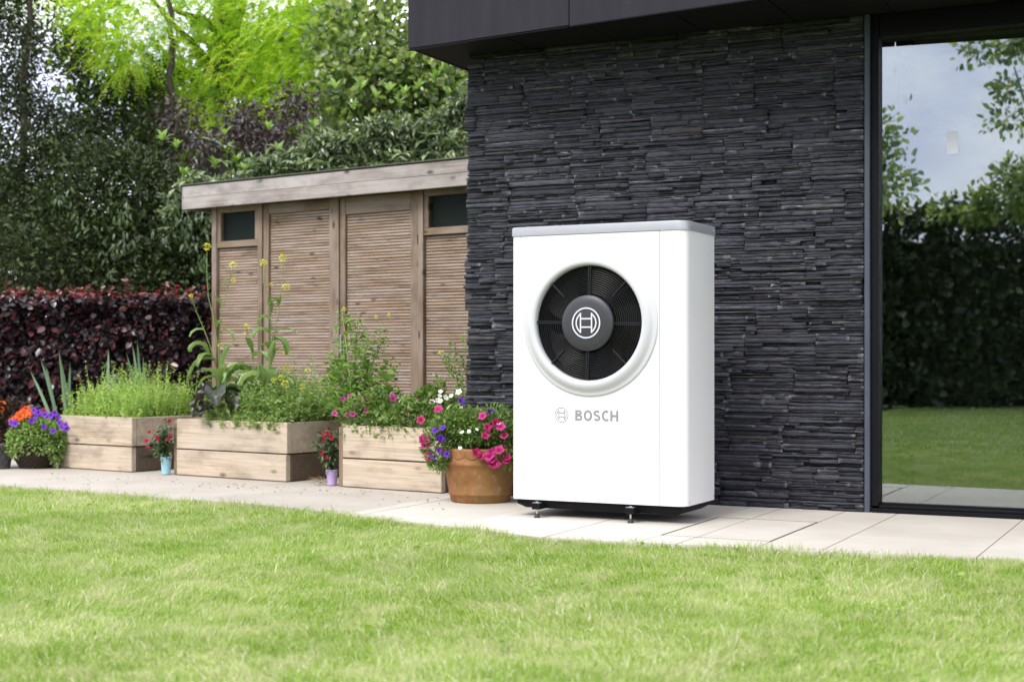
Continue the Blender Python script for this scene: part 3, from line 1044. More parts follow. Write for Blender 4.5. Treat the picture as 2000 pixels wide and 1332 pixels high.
for fx in (.143, .622):
    rail = box('rail', HP, BLACK_METAL, fx - .021, fx + .021, -.036, D_ + .036, .040, .0700, .003)
    box('plate', rail, STEEL, 0, 0, 0, 0, 0, 0, 0) if False else None
    for fyy in (-.018, D_ + .018):
        ft = empty('foot', (fx, fyy, 0)); ft.parent = HP
        link('bolt', boltp, ft, None, STEEL, True)
        link('pad', footp, ft, None, RUBBER, True)
        link('nut', headp, ft, None, STEEL)
        box('plate', ft, STEEL, -.019, .019, -.016, .016, .0705, .0722, .0004)

# ------------------------------------------------------------------ timber planters
PL_ANG = R(34.5)
cp, sp_ = math.cos(PL_ANG), math.sin(PL_ANG)
PH, PD, TH = .362, .70, .042
def planter(right_xy, length, label, damp_left=True, right_board=True):
    ox, oy = right_xy[0] - length * cp, right_xy[1] + length * sp_
    t = empty('raised_planter', (ox, oy, 0), PL_ANG)
    tag(t, label, 'planter', 'timber raised planters along the shed')
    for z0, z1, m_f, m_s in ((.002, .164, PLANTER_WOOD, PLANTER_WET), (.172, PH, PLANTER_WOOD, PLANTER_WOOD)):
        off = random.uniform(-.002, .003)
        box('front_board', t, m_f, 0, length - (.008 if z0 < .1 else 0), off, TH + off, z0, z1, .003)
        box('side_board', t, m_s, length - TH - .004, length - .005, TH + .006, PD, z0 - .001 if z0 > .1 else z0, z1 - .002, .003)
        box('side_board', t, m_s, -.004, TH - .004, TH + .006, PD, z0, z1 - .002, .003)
        box('back_board', t, m_f, TH, length - TH - .008, PD - TH, PD - .004, z0, z1 - .003, .003)
    box('corner_post', t, PLANTER_POST, -.040, -.0065, .012, .058, 0, PH - .012, .003)
    sv = []
    soil = link('soil', box_me(TH, length - TH - .006, TH + .004, PD - TH - .002, .01, .315), t, None, SOIL)
    for k in range(3):
        for zz in (.05, .12, .22, .31):
            pass
    return t
P1R, P2R, P3L = (-2.527, 9.637), (-1.380, 8.878), (-1.001, 8.558)
P3LEN = .74
planter1 = planter(P1R, .74, 'timber planter of light green weeds and leek leaves beside the flower basket')
planter2 = planter(P2R, .975, 'middle timber planter holding yellow-flowered mustard and dark kale')
planter3 = planter((P3L[0] + P3LEN * cp, P3L[1] - P3LEN * sp_), P3LEN, 'timber planter of magenta and white flowers behind the terracotta pot')
def in_planter(which, x, y, z=.315):
    o = which.location
    return np.array((o.x + x * cp + y * sp_, o.y - x * sp_ + y * cp, z))

# ------------------------------------------------------------------ shed
SH_ANG = R(35.0)
SH_O = (-2.478, 11.424)
shed = empty('garden_shed', (*SH_O, 0), SH_ANG)
tag(shed, 'brown wooden garden shed with slatted doors and flat overhanging roof', 'shed')
def sx_(px): return along(SH_O, SH_ANG, px)
X1 = 3.35
SHT, SHB = 2.094, 1.915
rf = box('roof', shed, ROOF_FELT, .004, X1, -.118, 1.7, 1.97, SHT + .004, .002)
box('roof_trim', rf, ROOF_FELT, 0, 0, 0, 0, 0, 0, 0) if False else None
for z0, z1, dy in ((SHB, SHB + .089, 0), (SHB + .0905, SHT, .002)):
    o = box('fascia_board', shed, SHED_FASCIA, -.004, X1, -.150 + dy, -.1195, z0, z1, .003)
    o = box('fascia_board', shed, SHED_FASCIA, -.020, -.0045, -.148 + dy, 1.7, z0, z1, .003)
tr_ = box('roof_edge', shed, ROOF_FELT, -.026, X1, -.158, -.10, SHT + .005, SHT + .017, .003)
box('soffit', shed, SHED_BACK, 0, X1, -.118, .06, 1.935, 1.969, 0)
box('back_panel', shed, SHED_BACK, sx_(418) + .03, X1, .034, .07, .0, 1.965, 0)
box('side_wall', shed, SHED_RAIL, sx_(418) + .002, sx_(418) + .025, .075, 1.65, .0, 1.965, 0)
cols = {'corner': (418, 427), 'mullion1': (507.5, 516), 'centre': (653, 666), 'mullion2': (821, 830.5)}
for k, (a, b) in cols.items():
    box('post', shed, SHED_FRAME, sx_(a), sx_(b), -.026, .030, 0, 1.934, .003)
SP = .0219
slat_cache = {}
def slat_panel(parent, xa, xb, ztop, zlow=.44):
    k = 0
    z = ztop
    L_ = xb - xa
    meshes = [box_me(-L_ / 2, L_ / 2, -.006, .006, -.0086, .0086, .003, 2) for _ in range(1)]
    low = []
    while z > .06:
        zc = z - .0088
        if z > zlow:
            o = link('slat', meshes[0], parent, ((xa + xb) / 2, .012 + random.uniform(-.0015, .0015), zc), SHED_SLAT)
            o.rotation_euler = (random.uniform(-.05, .05), random.uniform(-.0006, .0006), 0)
        else:
            low.append((box_me(xa, xb, .006, .018, zc - .0088, zc + .0088), Matrix()))
        z -= SP
        k += 1
    link('lower_slats', merge_me(low), parent, None, SHED_SLAT, kind='stuff')
def shed_window(xa, xb, z0, z1):
    w = empty('window', (0, 0, 0)); w.parent = shed
    fw = .038
    box('frame', w, SHED_RAIL, xa, xb, -.018, .030, z1 - .045, z1, .003)
    box('frame', w, SHED_RAIL, xa, xb, -.020, .030, z0, z0 + .050, .003)
    box('frame', w, SHED_FRAME, xa, xa + fw, -.016, .030, z0 + .0505, z1 - .0455, .003)
    box('frame', w, SHED_FRAME, xb - fw, xb, -.016, .030, z0 + .0505, z1 - .0455, .003)
    box('pane', w, SHED_GLASS, xa + fw, xb - fw, .006, .010, z0 + .0505, z1 - .0455, 0)
    box('dark_backing', w, VOID, xa + fw, xb - fw, .031, .033, z0 + .0505, z1 - .0455, 0)  # black sheet stands in for the dark shed interior
wa, wb_ = sx_(427) + .001, sx_(507.5) - .001
shed_window(wa, wb_, 1.612, 1.930)
p = empty('left_panel', (0, 0, 0)); p.name = 'wall_panel'; p.parent = shed
slat_panel(p, wa, wb_, 1.606)
def door(xa, xb, st0, st1, top0, ztop):
    d = empty('door', (0, 0, 0)); d.parent = shed
    box('stile', d, SHED_FRAME, xa, xa + st0, -.014, .026, .03, 1.925, .003)
    box('stile', d, SHED_FRAME, xb - st1, xb, -.014, .026, .03, 1.925, .003)
    box('top_rail', d, SHED_RAIL, xa + st0 + .001, xb - st1 - .001, -.012, .026, top0, 1.925, .003)
    slat_panel(d, xa + st0 + .001, xb - st1 - .001, top0 - .003)
    return d
door(sx_(516) + .003, sx_(653) - .003, .056, .036, 1.848, 1.9)
d2 = door(sx_(666) + .003, sx_(821) - .003, .050, .075, 1.800, 1.9)
box('hinge', d2, BLACK_METAL, sx_(821) - .012, sx_(821) - .004, -.020, -.0145, 1.55, 1.62, .001)
box('handle', d2, STEEL, sx_(666) + .015, sx_(666) + .028, -.034, -.0145, .80, .93, .004)
wa2 = sx_(830.5) + .002
shed_window(wa2, X1 - .5, 1.612, 1.930)
p = empty('wall_panel', (0, 0, 0)); p.parent = shed
slat_panel(p, wa2, X1 - .5, 1.606)

# ------------------------------------------------------------------ pots
pot_c = (-.168, 7.69)
tp = [(.0, .0), (.150, .0), (.157, .008), (.162, .034), (.168, .040), (.171, .047), (.167, .054), (.175, .095), (.187, .165), (.194, .193), (.202, .200), (.204, .213), (.198, .220), (.200, .245), (.206, .272), (.209, .281), (.205, .287), (.196, .285), (.188, .26), (.182, .22)]
pot = empty('flower_pot', (*pot_c, 0))
tag(pot, 'large weathered terracotta pot overflowing with magenta petunias beside the white unit', 'plant pot')
body = link('pot_body', lathe_me(tp, 72), pot, None, TERRACOTTA, True)
link('soil', lathe_me([(.192, .255), (.10, .262), (.0, .265)], 32), pot, None, SOIL)
# raised swags round the collar
sw_ = []
for k in range(16):
    a0 = 2 * math.pi * k / 16
    pts = []
    for j in range(7):
        a = a0 + 2 * math.pi / 16 * j / 6
        dz = -.016 * math.sin(math.pi * j / 6)
        pts.append((math.cos(a) * .2015, math.sin(a) * .2015, .250 + dz))
    sw_.append((pts, [.0022] * 7, 5))
link('swag', tubes_me(sw_), body, None, TERRACOTTA, True)

WICKER = plain('dark_wicker', (.030, .018, .012), 0.7, 0, 0.35, 0.5, 60)
GREY_POT = plain('slate_grey_pot', (.085, .085, .092), 0.6, 0, 0.35, 0.15)
BLUE_POT = plain('pale_blue_enamel', (.33, .58, .68), 0.35, 0, 0.5, 0.05)
LILAC_POT = plain('lilac_enamel', (.50, .36, .66), 0.35, 0, 0.5, 0.05)

BK = (-3.305, 10.06)
basket = empty('wicker_basket', (*BK, 0))
tag(basket, 'dark wicker basket of purple petunias trailing over its rim', 'basket')
bm_ = []
for k in range(13):      # woven rounds
    t = k / 12
    r = .105 + .062 * math.sin(t * 1.35)
    z = .010 + .150 * t
    pts = []
    for j in range(49):
        a = 2 * math.pi * j / 48
        rr = r + .0045 * (1 if (j + k) % 2 else -1)
        pts.append((rr * math.cos(a), rr * math.sin(a), z))
    bm_.append((pts, [.0074] * 49, 5))
link('weave', tubes_me(bm_), basket, None, WICKER)
link('liner', lathe_me([(.0, .004), (.096, .004), (.130, .08), (.158, .15), (.0, .15)], 32), basket, None, RUBBER)

GPt = (-3.56, 10.00)
gpot = empty('flower_pot', (*GPt, 0))
tag(gpot, 'grey pot with raised diamond lattice holding orange begonias', 'plant pot')
gb = link('pot_body', lathe_me([(0, 0), (.088, 0), (.092, .006), (.112, .15), (.119, .152), (.120, .172), (.110, .174), (.105, .15)], 40), gpot, None, GREY_POT, True)
lt = []
for k in range(12):
    for s in (-1, 1):
        pts = []
        for j in range(9):
            t = j / 8
            a = 2 * math.pi * k / 12 + s * t * 1.05
            r = .0925 + .0198 * t
            pts.append((r * math.cos(a), r * math.sin(a), .012 + .13 * t))
        lt.append((pts, [.0017] * 9, 4))
link('lattice', tubes_me(lt), gb, None, RUBBER)
BP = (-3.105, 10.22)

def small_pot(xy, r0, r1, h, mat, label):
    t = empty('small_pot', (*xy, 0))
    tag(t, label, 'plant pot', 'small enamel pots between the planters')
    link('pot_body', lathe_me([(0, 0), (r0, 0), (r0 + .001, .004), (r1, h - .004), (r1 + .003, h - .002), (r1 + .002, h + .001), (r1 - .002, h), (r0, .02)], 32), t, None, mat, True)
    link('soil', lathe_me([(r1 - .002, h - .012), (0, h - .010)], 20), t, None, SOIL)
    hd = []
    link('handle', tubes_me([([(r1 * math.cos(a) * 1.02, r1 * math.sin(a) * .15 - r1 * .97, h - .018 - .012 * math.sin(a)) for a in np.linspace(0, math.pi, 9)], [.0012] * 9, 5)]), t, None, STEEL)
    return t
blue_c = (-2.262, 9.475)
lilac_c = (-1.075, 8.655)
blue = small_pot(blue_c, .027, .036, .114, BLUE_POT, 'small pale blue pot with red fuchsia flowers')
lilac = small_pot(lilac_c, .026, .035, .092, LILAC_POT, 'small lilac pot with red flowers and dry roots')

# ------------------------------------------------------------------ plants: materials
WEED = leafy('weed_leaf', [(0, (.17, .28, .04)), (.4, (.29, .43, .08)), (.75, (.37, .51, .14)), (1, (.48, .58, .26))], 0.45)
FRESH = leafy('fresh_leaf', [(0, (.085, .17, .028)), (.5, (.16, .29, .055)), (1, (.29, .42, .12))], 0.42)
SAGE = leafy('sage_leaf', [(0, (.14, .24, .055)), (.5, (.25, .37, .10)), (1, (.42, .52, .25))], 0.42)
LEEK = leafy('leek_leaf', [(0, (.10, .17, .095)), (1, (.17, .26, .15))], 0.2, 0.45)
MUSTARD = leafy('mustard_leaf', [(0, (.13, .21, .06)), (.5, (.20, .30, .10)), (1, (.28, .38, .17))], 0.35, 0.4)
STEM = leafy('green_stem', [(0, (.17, .26, .07)), (1, (.27, .37, .13))], 0.1)
KALE = leafy('dark_kale', [(0, (.040, .048, .036)), (.5, (.055, .060, .046)), (1, (.075, .068, .064))], 0.12, 0.38, 0.5)
PETUNIA = leafy('petunia_leaf', [(0, (.06, .115, .026)), (.5, (.15, .245, .06)), (1, (.30, .40, .14))], 0.35)
POT_LEAF = leafy('dark_pot_leaf', [(0, (.022, .050, .018)), (.6, (.050, .095, .035)), (1, (.16, .22, .10))], 0.2, 0.4)
YELLOW = leafy('yellow_petal', [(0, (.62, .58, .04)), (1, (.78, .74, .12))], 0.3, tcol=(1, 1, .8))
MAGENTA = leafy('magenta_petal', [(0, (.27, .005, .06)), (.5, (.36, .008, .105)), (1, (.42, .014, .17))], 0.25, tcol=(1, 1, 1))
PURPLE = leafy('purple_petal', [(0, (.075, .012, .25)), (1, (.15, .03, .40))], 0.25, tcol=(1, 1, 1))
PINKISH = leafy('pink_petal', [(0, (.24, .014, .11)), (1, (.36, .04, .19))], 0.25, tcol=(1, 1, 1))
WHITE_P = leafy('white_petal', [(0, (.76, .76, .66)), (1, (.82, .82, .74))], 0.25, tcol=(1, 1, 1))
ORANGE = leafy('orange_petal', [(0, (.72, .10, .020)), (1, (.80, .20, .045))], 0.25, tcol=(1, 1, 1))
RED = leafy('red_petal', [(0, (.33, .012, .03)), (1, (.46, .035, .085))], 0.25, tcol=(1, 1, 1))
BROWN = plain('dry_twig', (.22, .15, .085), 0.9)

def petal_me(mat, throat=True):
    """Petunia: five-lobed trumpet, unit across."""
    V, F = [(0, 0, -.28)], []
    for r, z, amp in ((.10, 0.0, 0), (.30, .12, .03), (.47, .10, .085)):
        for k in range(15):
            a = 2 * math.pi * k / 15
            lob = math.cos(5 * a)
            V.append(((r + amp * lob) * math.cos(a), (r + amp * lob) * math.sin(a), z + .03 * lob * (r / .3)))
    for k in range(15): F.append((0, 1 + k, 1 + (k + 1) % 15))
    for j in range(2):
        for k in range(15):
            a, b = 1 + 15 * j + k, 1 + 15 * j + (k + 1) % 15
            F += [(a, b + 15, b), (a, a + 15, b + 15)] if False else [(a, a + 15, b + 15), (a, b + 15, b)]
    me = tri_mesh(np.array(V), np.array(F), np.full(len(V), .5))
    me.materials.append(mat)
    return me
FL = {n: petal_me(m) for n, m in (('magenta', MAGENTA), ('purple', PURPLE), ('pink', PINKISH), ('white', WHITE_P))}
def ruffle_me(mat):
    """Begonia or fuchsia bloom: overlapping petals in two whorls."""
    C = np.zeros((11, 3)); A = []; Nn = []
    for k in range(11):
        a = 2 * math.pi * k / 6 + (.5 if k > 5 else 0)
        lift = .35 if k < 6 else 1.3
        d = np.array((math.cos(a), math.sin(a), lift)); A.append(d / np.linalg.norm(d))
        nn = np.array((-math.cos(a) * lift, -math.sin(a) * lift, 1.0)); Nn.append(nn / np.linalg.norm(nn))
    v, t, k = scatter(OVAL, C, np.array(A), np.array(Nn), .5, .42)
    me = tri_mesh(v, t, k); me.materials.append(mat)
    return me
RUF = {n: ruffle_me(m) for n, m in (('orange', ORANGE), ('red', RED))}
def head_me():
    """Mustard flower head: a tuft of small four-petalled flowers."""
    n = 40
    u = norm(rng.normal(0, 1, (n, 3)) + np.array([0, 0, .35]))
    C = u * np.array([.42, .42, .30])
    a, nn = frames(n, u, .5, .6)
    v, t, k = scatter(OVAL, C, a, nn, .24, .20)
    me = tri_mesh(v, t, k); me.materials.append(YELLOW)
    return me
HEAD = [head_me(), head_me()]

def put_flowers(parent, me, pts, size, jitter=.12, face=(0, -1, .55)):
    for p in pts:
        o = bpy.data.objects.new('flower', me)
        COL.objects.link(o)
        o.parent = parent
        d = Vector(face) + Vector((random.uniform(-.6, .6), random.uniform(-.2, .3), random.uniform(-.35, .5)))
        o.location = Vector(p) - parent.location
        o.rotation_euler = d.to_track_quat('Z', 'Y').to_euler()
        s = size * random.uniform(1 - jitter, 1 + jitter)
        o.scale = (s, s, s)

def ellip(n, c, rad, shell=.5):
    u = norm(rng.normal(0, 1, (n, 3)))
    r = shell + (1 - shell) * rng.random(n)
    return np.asarray(c, float) + u * r[:, None] * np.asarray(rad, float), u

def big_leaf(parent, base, direction, length, width, droop, mat, ruffle=.04, name='leaf', up=(0, 0, 1), side=0):
    """A single broad leaf: curved midrib, ruffled margin, raised side veins."""
    base = Vector(base); d = Vector(direction).normalized(); upv = Vector(up)
    s = d.cross(upv).normalized()
    NL, NWd = 14, 6
    V, F = [], []
    p = base.copy(); cur = d.copy(); st = length / NL
    for i in range(NL + 1):
        t = i / NL
        wv = width * (math.sin(math.pi * min(1, t * .92 + .05)) ** .8) * (.35 + .65 * min(1, t * 2.2)) if t < .999 else .004
        nn = s.cross(cur).normalized()
        for j in range(NWd + 1):
            q = j / NWd * 2 - 1
            vein = (.016 + ruffle * .12) * length * math.cos(t * 38 - abs(q) * 4)
            off = nn * (abs(q) ** 1.5 * width * .30 + (math.sin(t * 19 + q * 4 + length * 80) * ruffle * width * abs(q)) + vein * (1 - abs(q)))
            V.append(p + s * (q * wv / 2) + off - base)
        cur = (cur + Vector((0, 0, -1)) * droop / NL * (0.4 + 1.5 * t)).normalized()
        p = p + cur * st
    for i in range(NL):
        for j in range(NWd):
            a = i * (NWd + 1) + j
            F += [(a, a + 1, a + NWd + 2), (a, a + NWd + 2, a + NWd + 1)]
    me = tri_mesh(np.array([tuple(v) for v in V]), np.array(F), np.full(len(V), random.random()))
    o = link(name, me, parent, base - parent.location, mat, True)
    return o

def stem_part(parent, paths, mat=STEM, r0=.004, r1=.0016, name='stem'):
    L_ = []
    for pts in paths:
        n = len(pts)
        L_.append(([Vector(p) - parent.location for p in pts], [r0 + (r1 - r0) * i / (n - 1) for i in range(n)], 5))
    me = tubes_me(L_)
    return link(name, me, parent, None, mat, True)

def thing(name, loc, label, cat, group=None):
    t = empty(name, tuple(loc))
    return tag(t, label, cat, group)

def rel(parts, t):
    return [(v - np.array(t.location), f, k) for v, f, k in parts]

# ------------------------------------------------------------------ planter 1: weeds and leeks
def sprigs(which, n, xr, yr, hr, leaf, per, lean=.22, base_z=.31, tmpl=LEAF2, ratio=.5, hfun=None):
    """Upright weed stems with small leaves all the way up."""
    out = []
    xs = rng.uniform(*xr, n); ys = rng.uniform(*yr, n)
    base = np.array([in_planter(which, a, b, base_z) for a, b in zip(xs, ys)])
    h = rng.uniform(*hr, n)
    if hfun is not None: h = h * hfun(xs, ys)
    d = norm(np.concatenate([rng.normal(0, lean, (n, 2)), np.ones((n, 1))], 1))
    t = rng.random((n, per)) ** .75
    C = (base[:, None, :] + d[:, None, :] * (t * h[:, None])[:, :, None]).reshape(-1, 3)
    m = n * per
    ang = rng.random(m) * 6.28
    out_d = np.stack([np.cos(ang), np.sin(ang), rng.uniform(.1, 1.0, m)], 1)
    a, nn = frames(m, out_d, .25, .9)
    size = rng.uniform(.6, 1.25, m) * leaf * (1.25 - .6 * t.ravel())
    out.append(scatter(tmpl, C, a, nn, size, size * ratio, np.clip(rng.random(m) * .75 + .3 * t.ravel() - .02, 0, .99)))
    # stems as thin blades
    sd = rng.normal(0, 1, (n, 3)); sd = norm(sd - d * (sd * d).sum(1, keepdims=True))
    out.append(scatter(BL_T, base, d, norm(np.cross(d, sd)), h, .0022, np.full(n, .75)))
    return out
w = thing('leafy_weeds', in_planter(planter1, .36, .3, .315), 'mass of light green leafy weeds filling the planter', 'weeds')
parts = sprigs(planter1, 620, (.03, .69), (.035, .64), (.12, .30), .026, 26)
parts += sprigs(planter1, 210, (.05, .69), (.15, .64), (.26, .44), .022, 28, .16)
parts += sprigs(planter1, 160, (.0, .71), (.02, .10), (.03, .14), .030, 12, .4)
foliage('foliage', rel(parts, w), w, WEED)
leek_spots = [((62, 715), (100, 800)), ((82, 690), (112, 800)), ((118, 675), (128, 790)), ((121, 690), (134, 790)), ((140, 700), (132, 790)), ((92, 705), (108, 790)),
              ((215, 672), (208, 760)), ((232, 720), (212, 770))]
leek_spots2 = [((262, 665), (272, 770)), ((271, 655), (274, 770)), ((283, 690), (280, 770)), ((250, 680), (268, 770)), ((275, 700), (277, 770))]
def leek(spots, y, label):
    b0 = at(spots[0][1][0], spots[0][1][1], y)
    t = thing('leek_plant', (b0.x, b0.y, .31), label, 'leek', 'leeks in the weedy planter')
    for tip, base in spots:
        b = at(base[0], base[1] + 18, y); e = at(tip[0], tip[1], y + random.uniform(-.05, .08))
        d = e - b
        s = d.cross(Vector((0, 1, 0))).normalized()
        V, F = [], []
        for i in range(7):
            u = i / 6
            p = b + d * u + Vector((0, 0, -.03 * u * u)) + s * (.012 * u * u)
            wv = .011 * (1 - u ** 3) + .0008
            V += [p - s * wv - t.location, p + Vector((0, .005, 0)) - t.location, p + s * wv - t.location]
        for i in range(6):
            a = 3 * i
            F += [(a, a + 1, a + 4), (a, a + 4, a + 3), (a + 1, a + 2, a + 5), (a + 1, a + 5, a + 4)]
        link('leaf', tri_mesh(np.array([tuple(v) for v in V]), np.array(F), np.full(len(V), random.random())), t, None, LEEK, True)
leek(leek_spots, 10.15, 'fan of tall grey-green leek leaves leaning left out of weeds')
leek(leek_spots2, 10.25, 'upright tuft of pointed leek leaves nearest the mustard')

# ------------------------------------------------------------------ planter 2: mustard, kale, rocket
def mustard(label, y, stems, heads, leaves):
    b = at(*stems[0][-1], y)
    t = thing('mustard_plant', (b.x, b.y, .315), label, 'mustard plant', 'flowering mustard in the middle planter')
    paths = []
    for s in stems:
        pts = [at(px, py, y + .05 * math.sin(px * .3)) for px, py in s]
        paths.append(list(reversed(pts)))
    stem_part(t, paths)
    # seed pods up the thin stems
    C, A = [], []
    for p in paths:
        for i in range(len(p) - 3, len(p) - 1):
            for k in range(9):
                q = p[i].lerp(p[i + 1], k / 9)
                C.append(q - t.location); a = random.random() * 6.28
                A.append((math.cos(a), math.sin(a), .9))
    C = np.array(C); a_, n_ = frames(len(C), np.array(A), .15, .5)
    foliage('seed_pods', [scatter(LEAF2, C, a_, n_, rng.uniform(.016, .034, len(C)), .0028)], t, STEM)
    for px, py, s in heads:
        o = bpy.data.objects.new('flower_head', HEAD[random.randrange(2)])
        COL.objects.link(o); o.parent = t
        o.location = at(px, py, y + .03) - t.location
        o.scale = (s, s, s); o.rotation_euler = (0, 0, random.random() * 6)
    for px, py, dx, dz, L_, wd, dr in leaves:
        big_leaf(t, at(px, py, y), (dx, random.uniform(-.5, -.1), dz), L_, wd, dr, MUSTARD)
    return t
mustard('tall mustard plant nearest the dark hedge with three yellow flower heads', 9.38,
        [[(404, 484), (404, 540), (407, 580), (417, 622), (427, 688), (428, 745), (426, 815)], [(373, 579), (381, 603), (397, 640), (411, 677), (423, 720), (428, 800)],
         [(455, 520), (450, 542), (443, 565), (432, 620), (428, 660), (428, 745), (427, 815)]],
        [(404, 482, .050), (373, 578, .032), (455, 518, .044), (456, 548, .036), (431, 675, .036), (433, 707, .038)],
        [(404, 690, -.3, .9, .16, .075, 3.6), (398, 645, -1, .35, .11, .035, 2.0), (420, 705, -1, .5, .24, .055, 3.2), (430, 650, .9, .7, .15, .035, 3.4), (412, 695, -.25, .2, .16, .05, 2.6),
         (424, 640, .15, 1, .10, .04, 2.4), (433, 720, .3, 1, .18, .06, .8), (430, 600, -.2, 1, .09, .03, 1.4), (436, 560, .3, 1, .05, .02, .8), (427, 745, -.4, 1, .16, .07, 1.8),
         (434, 755, .7, .8, .22, .09, 2.8), (428, 760, .2, .8, .22, .08, 1.0), (440, 765, .8, .5, .18, .08, 1.5), (424, 740, -.8, .4, .15, .05, 2.5)])
mustard('tall forked mustard plant in front of the left shed door', 9.18,
        [[(514, 515), (514, 545), (520, 570), (526, 600), (529, 640), (525, 711), (516, 790)], [(552, 506), (550, 554), (543, 614), (533, 654), (527, 690), (518, 790)]],
        [(514, 513, .048), (552, 504, .052), (558, 561, .046), (530, 556, .026), (561, 688, .044), (562, 721, .055)],
        [(533, 668, 1, .8, .16, .075, 4.2), (536, 650, 1, .55, .16, .030, 1.2), (527, 690, -.2, 1, .12, .06, 2.4), (527, 625, -.7, .9, .10, .05, 3.6), (530, 610, -.1, 1, .10, .04, .6),
         (546, 592, -.6, .9, .08, .035, 2.6), (544, 600, .2, 1, .08, .03, .6), (524, 650, -.5, .5, .13, .06, 2.4), (528, 720, .2, 1, .20, .05, .4), (520, 740, -.8, .6, .20, .09, 2.2),
         (522, 750, .8, .7, .18, .09, 2.0), (516, 755, -.1, 1, .16, .07, .8), (524, 705, .5, 1, .16, .045, 1.4)])
mustard('short mustard plant with one flower between the two tall ones', 9.30,
        [[(481, 640), (487, 660), (491, 690), (494, 740), (492, 800)]], [(481, 638, .040), (478, 652, .022)],
        [(492, 690, -.2, 1, .12, .05, .8), (493, 700, .8, .9, .14, .07, 2.6), (492, 725, -1, .5, .22, .10, 2.6), (494, 730, .9, .5, .20, .09, 2.4), (490, 745, -.4, .9, .18, .08, 2.0), (478, 720, -.5, .45, .17, .095, 4.0)])
ml = thing('mustard_greens', in_planter(planter2, .35, .33, .315), 'clump of broad green mustard leaves at the foot of the tall stalks', 'mustard plant')
for _ in range(40):
    px = random.uniform(446, 548); py = random.uniform(745, 800)
    a = random.uniform(0, 6.28)
    big_leaf(ml, at(px, py, 9.42 - (px - 420) * .0013 + random.uniform(-.08, .1)), (math.cos(a), math.sin(a) * .7 - .1, random.uniform(.8, 1.8)), random.uniform(.10, .19), random.uniform(.035, .065), random.uniform(1.8, 4.2), MUSTARD, .10)
mustard('thin mustard sprays with small yellow flowers beside the pale hose stake', 9.0,
        [[(558, 752), (562, 775), (560, 815)], [(601, 726), (597, 760), (590, 815)], [(590, 757), (586, 780), (580, 815)], [(560, 722), (566, 760), (566, 812)]],
        [(558, 750, .048), (601, 724, .032), (590, 755, .036), (548, 738, .036), (535, 742, .030)],
        [(590, 790, .7, .7, .10, .05, 1.5), (575, 790, -.6, .8, .11, .05, 1.5), (600, 780, .8, .6, .08, .03, 1.5)])
k = thing('kale_plant', in_planter(planter2, .12, .08, .315), 'dark purple-green crinkled kale drooping at the planter corner', 'kale')
kb = at(425, 790, 9.22)
for (px, py, dx, dy, dz, L_, wd, dr) in ((436, 782, -1.0, -.4, .75, .27, .12, 2.6), (426, 772, .05, -1.0, .45, .25, .15, 3.6), (432, 805, -1, -.5, .25, .22, .10, 1.2), (438, 785, .5, -.8, .4, .20, .11, 2.6),
                                         (430, 795, .9, -.3, .5, .20, .10, 2.6), (425, 800, -.5, -.8, .3, .18, .11, 2.4), (435, 790, .3, .2, .9, .18, .10, 2.2)):
    big_leaf(k, at(px - 2, py - 4, 9.28), (dx, dy * .6, dz), L_ * .82, wd * .9, dr, KALE, .14)
rk = thing('rocket_plants', in_planter(planter2, .6, .25, .315), 'frizzy pale green salad plants gone to seed in the middle planter', 'salad plants')
parts = sprigs(planter2, 680, (.22, .95), (.04, .62), (.12, .36), .038, 28, .42, ratio=.26)
parts += sprigs(planter2, 60, (.35, .95), (.10, .62), (.30, .50), .030, 20, .30, ratio=.35)
parts += sprigs(planter2, 240, (.30, .93), (.03, .60), (.08, .28), .046, 14, .35, ratio=.55)
parts += sprigs(planter2, 150, (.04, .93), (.25, .64), (.22, .42), .030, 22, .22, ratio=.4)
parts += sprigs(planter2, 160, (.24, .96), (.0, .08), (.03, .16), .034, 14, .6, ratio=.35)
foliage('foliage', rel(parts, rk), rk, SAGE)
stake = thing('hose_stake', at(566, 835, 8.93), 'short yellow-green stake with black cap at the planter corner', 'stake')
stake.location.z = .30
link('tube', lathe_me([(.011, 0), (.011, .060), (.0095, .064)], 16), stake, None, plain('yellow_hose', (.30, .26, .05), 0.5, var=.25), True)
link('cap', lathe_me([(.0095, .064), (.0135, .066), (.0135, .078), (.010, .083), (0, .084)], 16), stake, (.004, 0, 0), RUBBER, True)

# ------------------------------------------------------------------ planter 3
lp = thing('leafy_plant', (at(690, 800, 8.95).x, 8.95, .315), 'tall fresh green leafy plant at the left of the magenta-flowered planter', 'plant')
stems = [[(668, 610), (672, 640), (678, 690), (684, 740), (688, 810)], [(697, 622), (696, 660), (692, 720), (690, 810)], [(722, 655), (712, 690), (702, 740), (692, 810)],
         [(745, 640), (735, 690), (715, 745), (695, 810)], [(652, 690), (662, 720), (675, 760), (688, 810)], [(770, 708), (755, 740), (725, 775), (700, 812)], [(640, 735), (655, 765), (680, 810)]]
paths = [[at(px, py, 8.95 + .1 * math.sin(px * .2)) for px, py in reversed(s)] for s in stems]
stem_part(lp, paths, r0=.005, r1=.0016)
C, A, S = [], [], []
for p in paths:
    for i in range(len(p) - 1):
        for k in range(70):
            u = random.random()
            q = p[i].lerp(p[i + 1], u)
            a = random.random() * 6.28
            hgt = (i + u) / (len(p) - 1)
            r = random.random() ** .6 * (.13 - .10 * hgt)
            C.append(q + Vector((math.cos(a) * r, math.sin(a) * r, random.uniform(-.02, .03))) - lp.location)
            A.append((math.cos(a), math.sin(a), random.uniform(-.3, .7)))
            S.append(random.uniform(.030, .062) * (1.15 - .62 * hgt))
C = np.array(C); a_, n_ = frames(len(C), np.array(A), .3, .9)
foliage('foliage', [scatter(LEAF8, C, a_, n_, np.array(S), np.array(S) * .52)], lp, FRESH)
C2, A2 = [], []
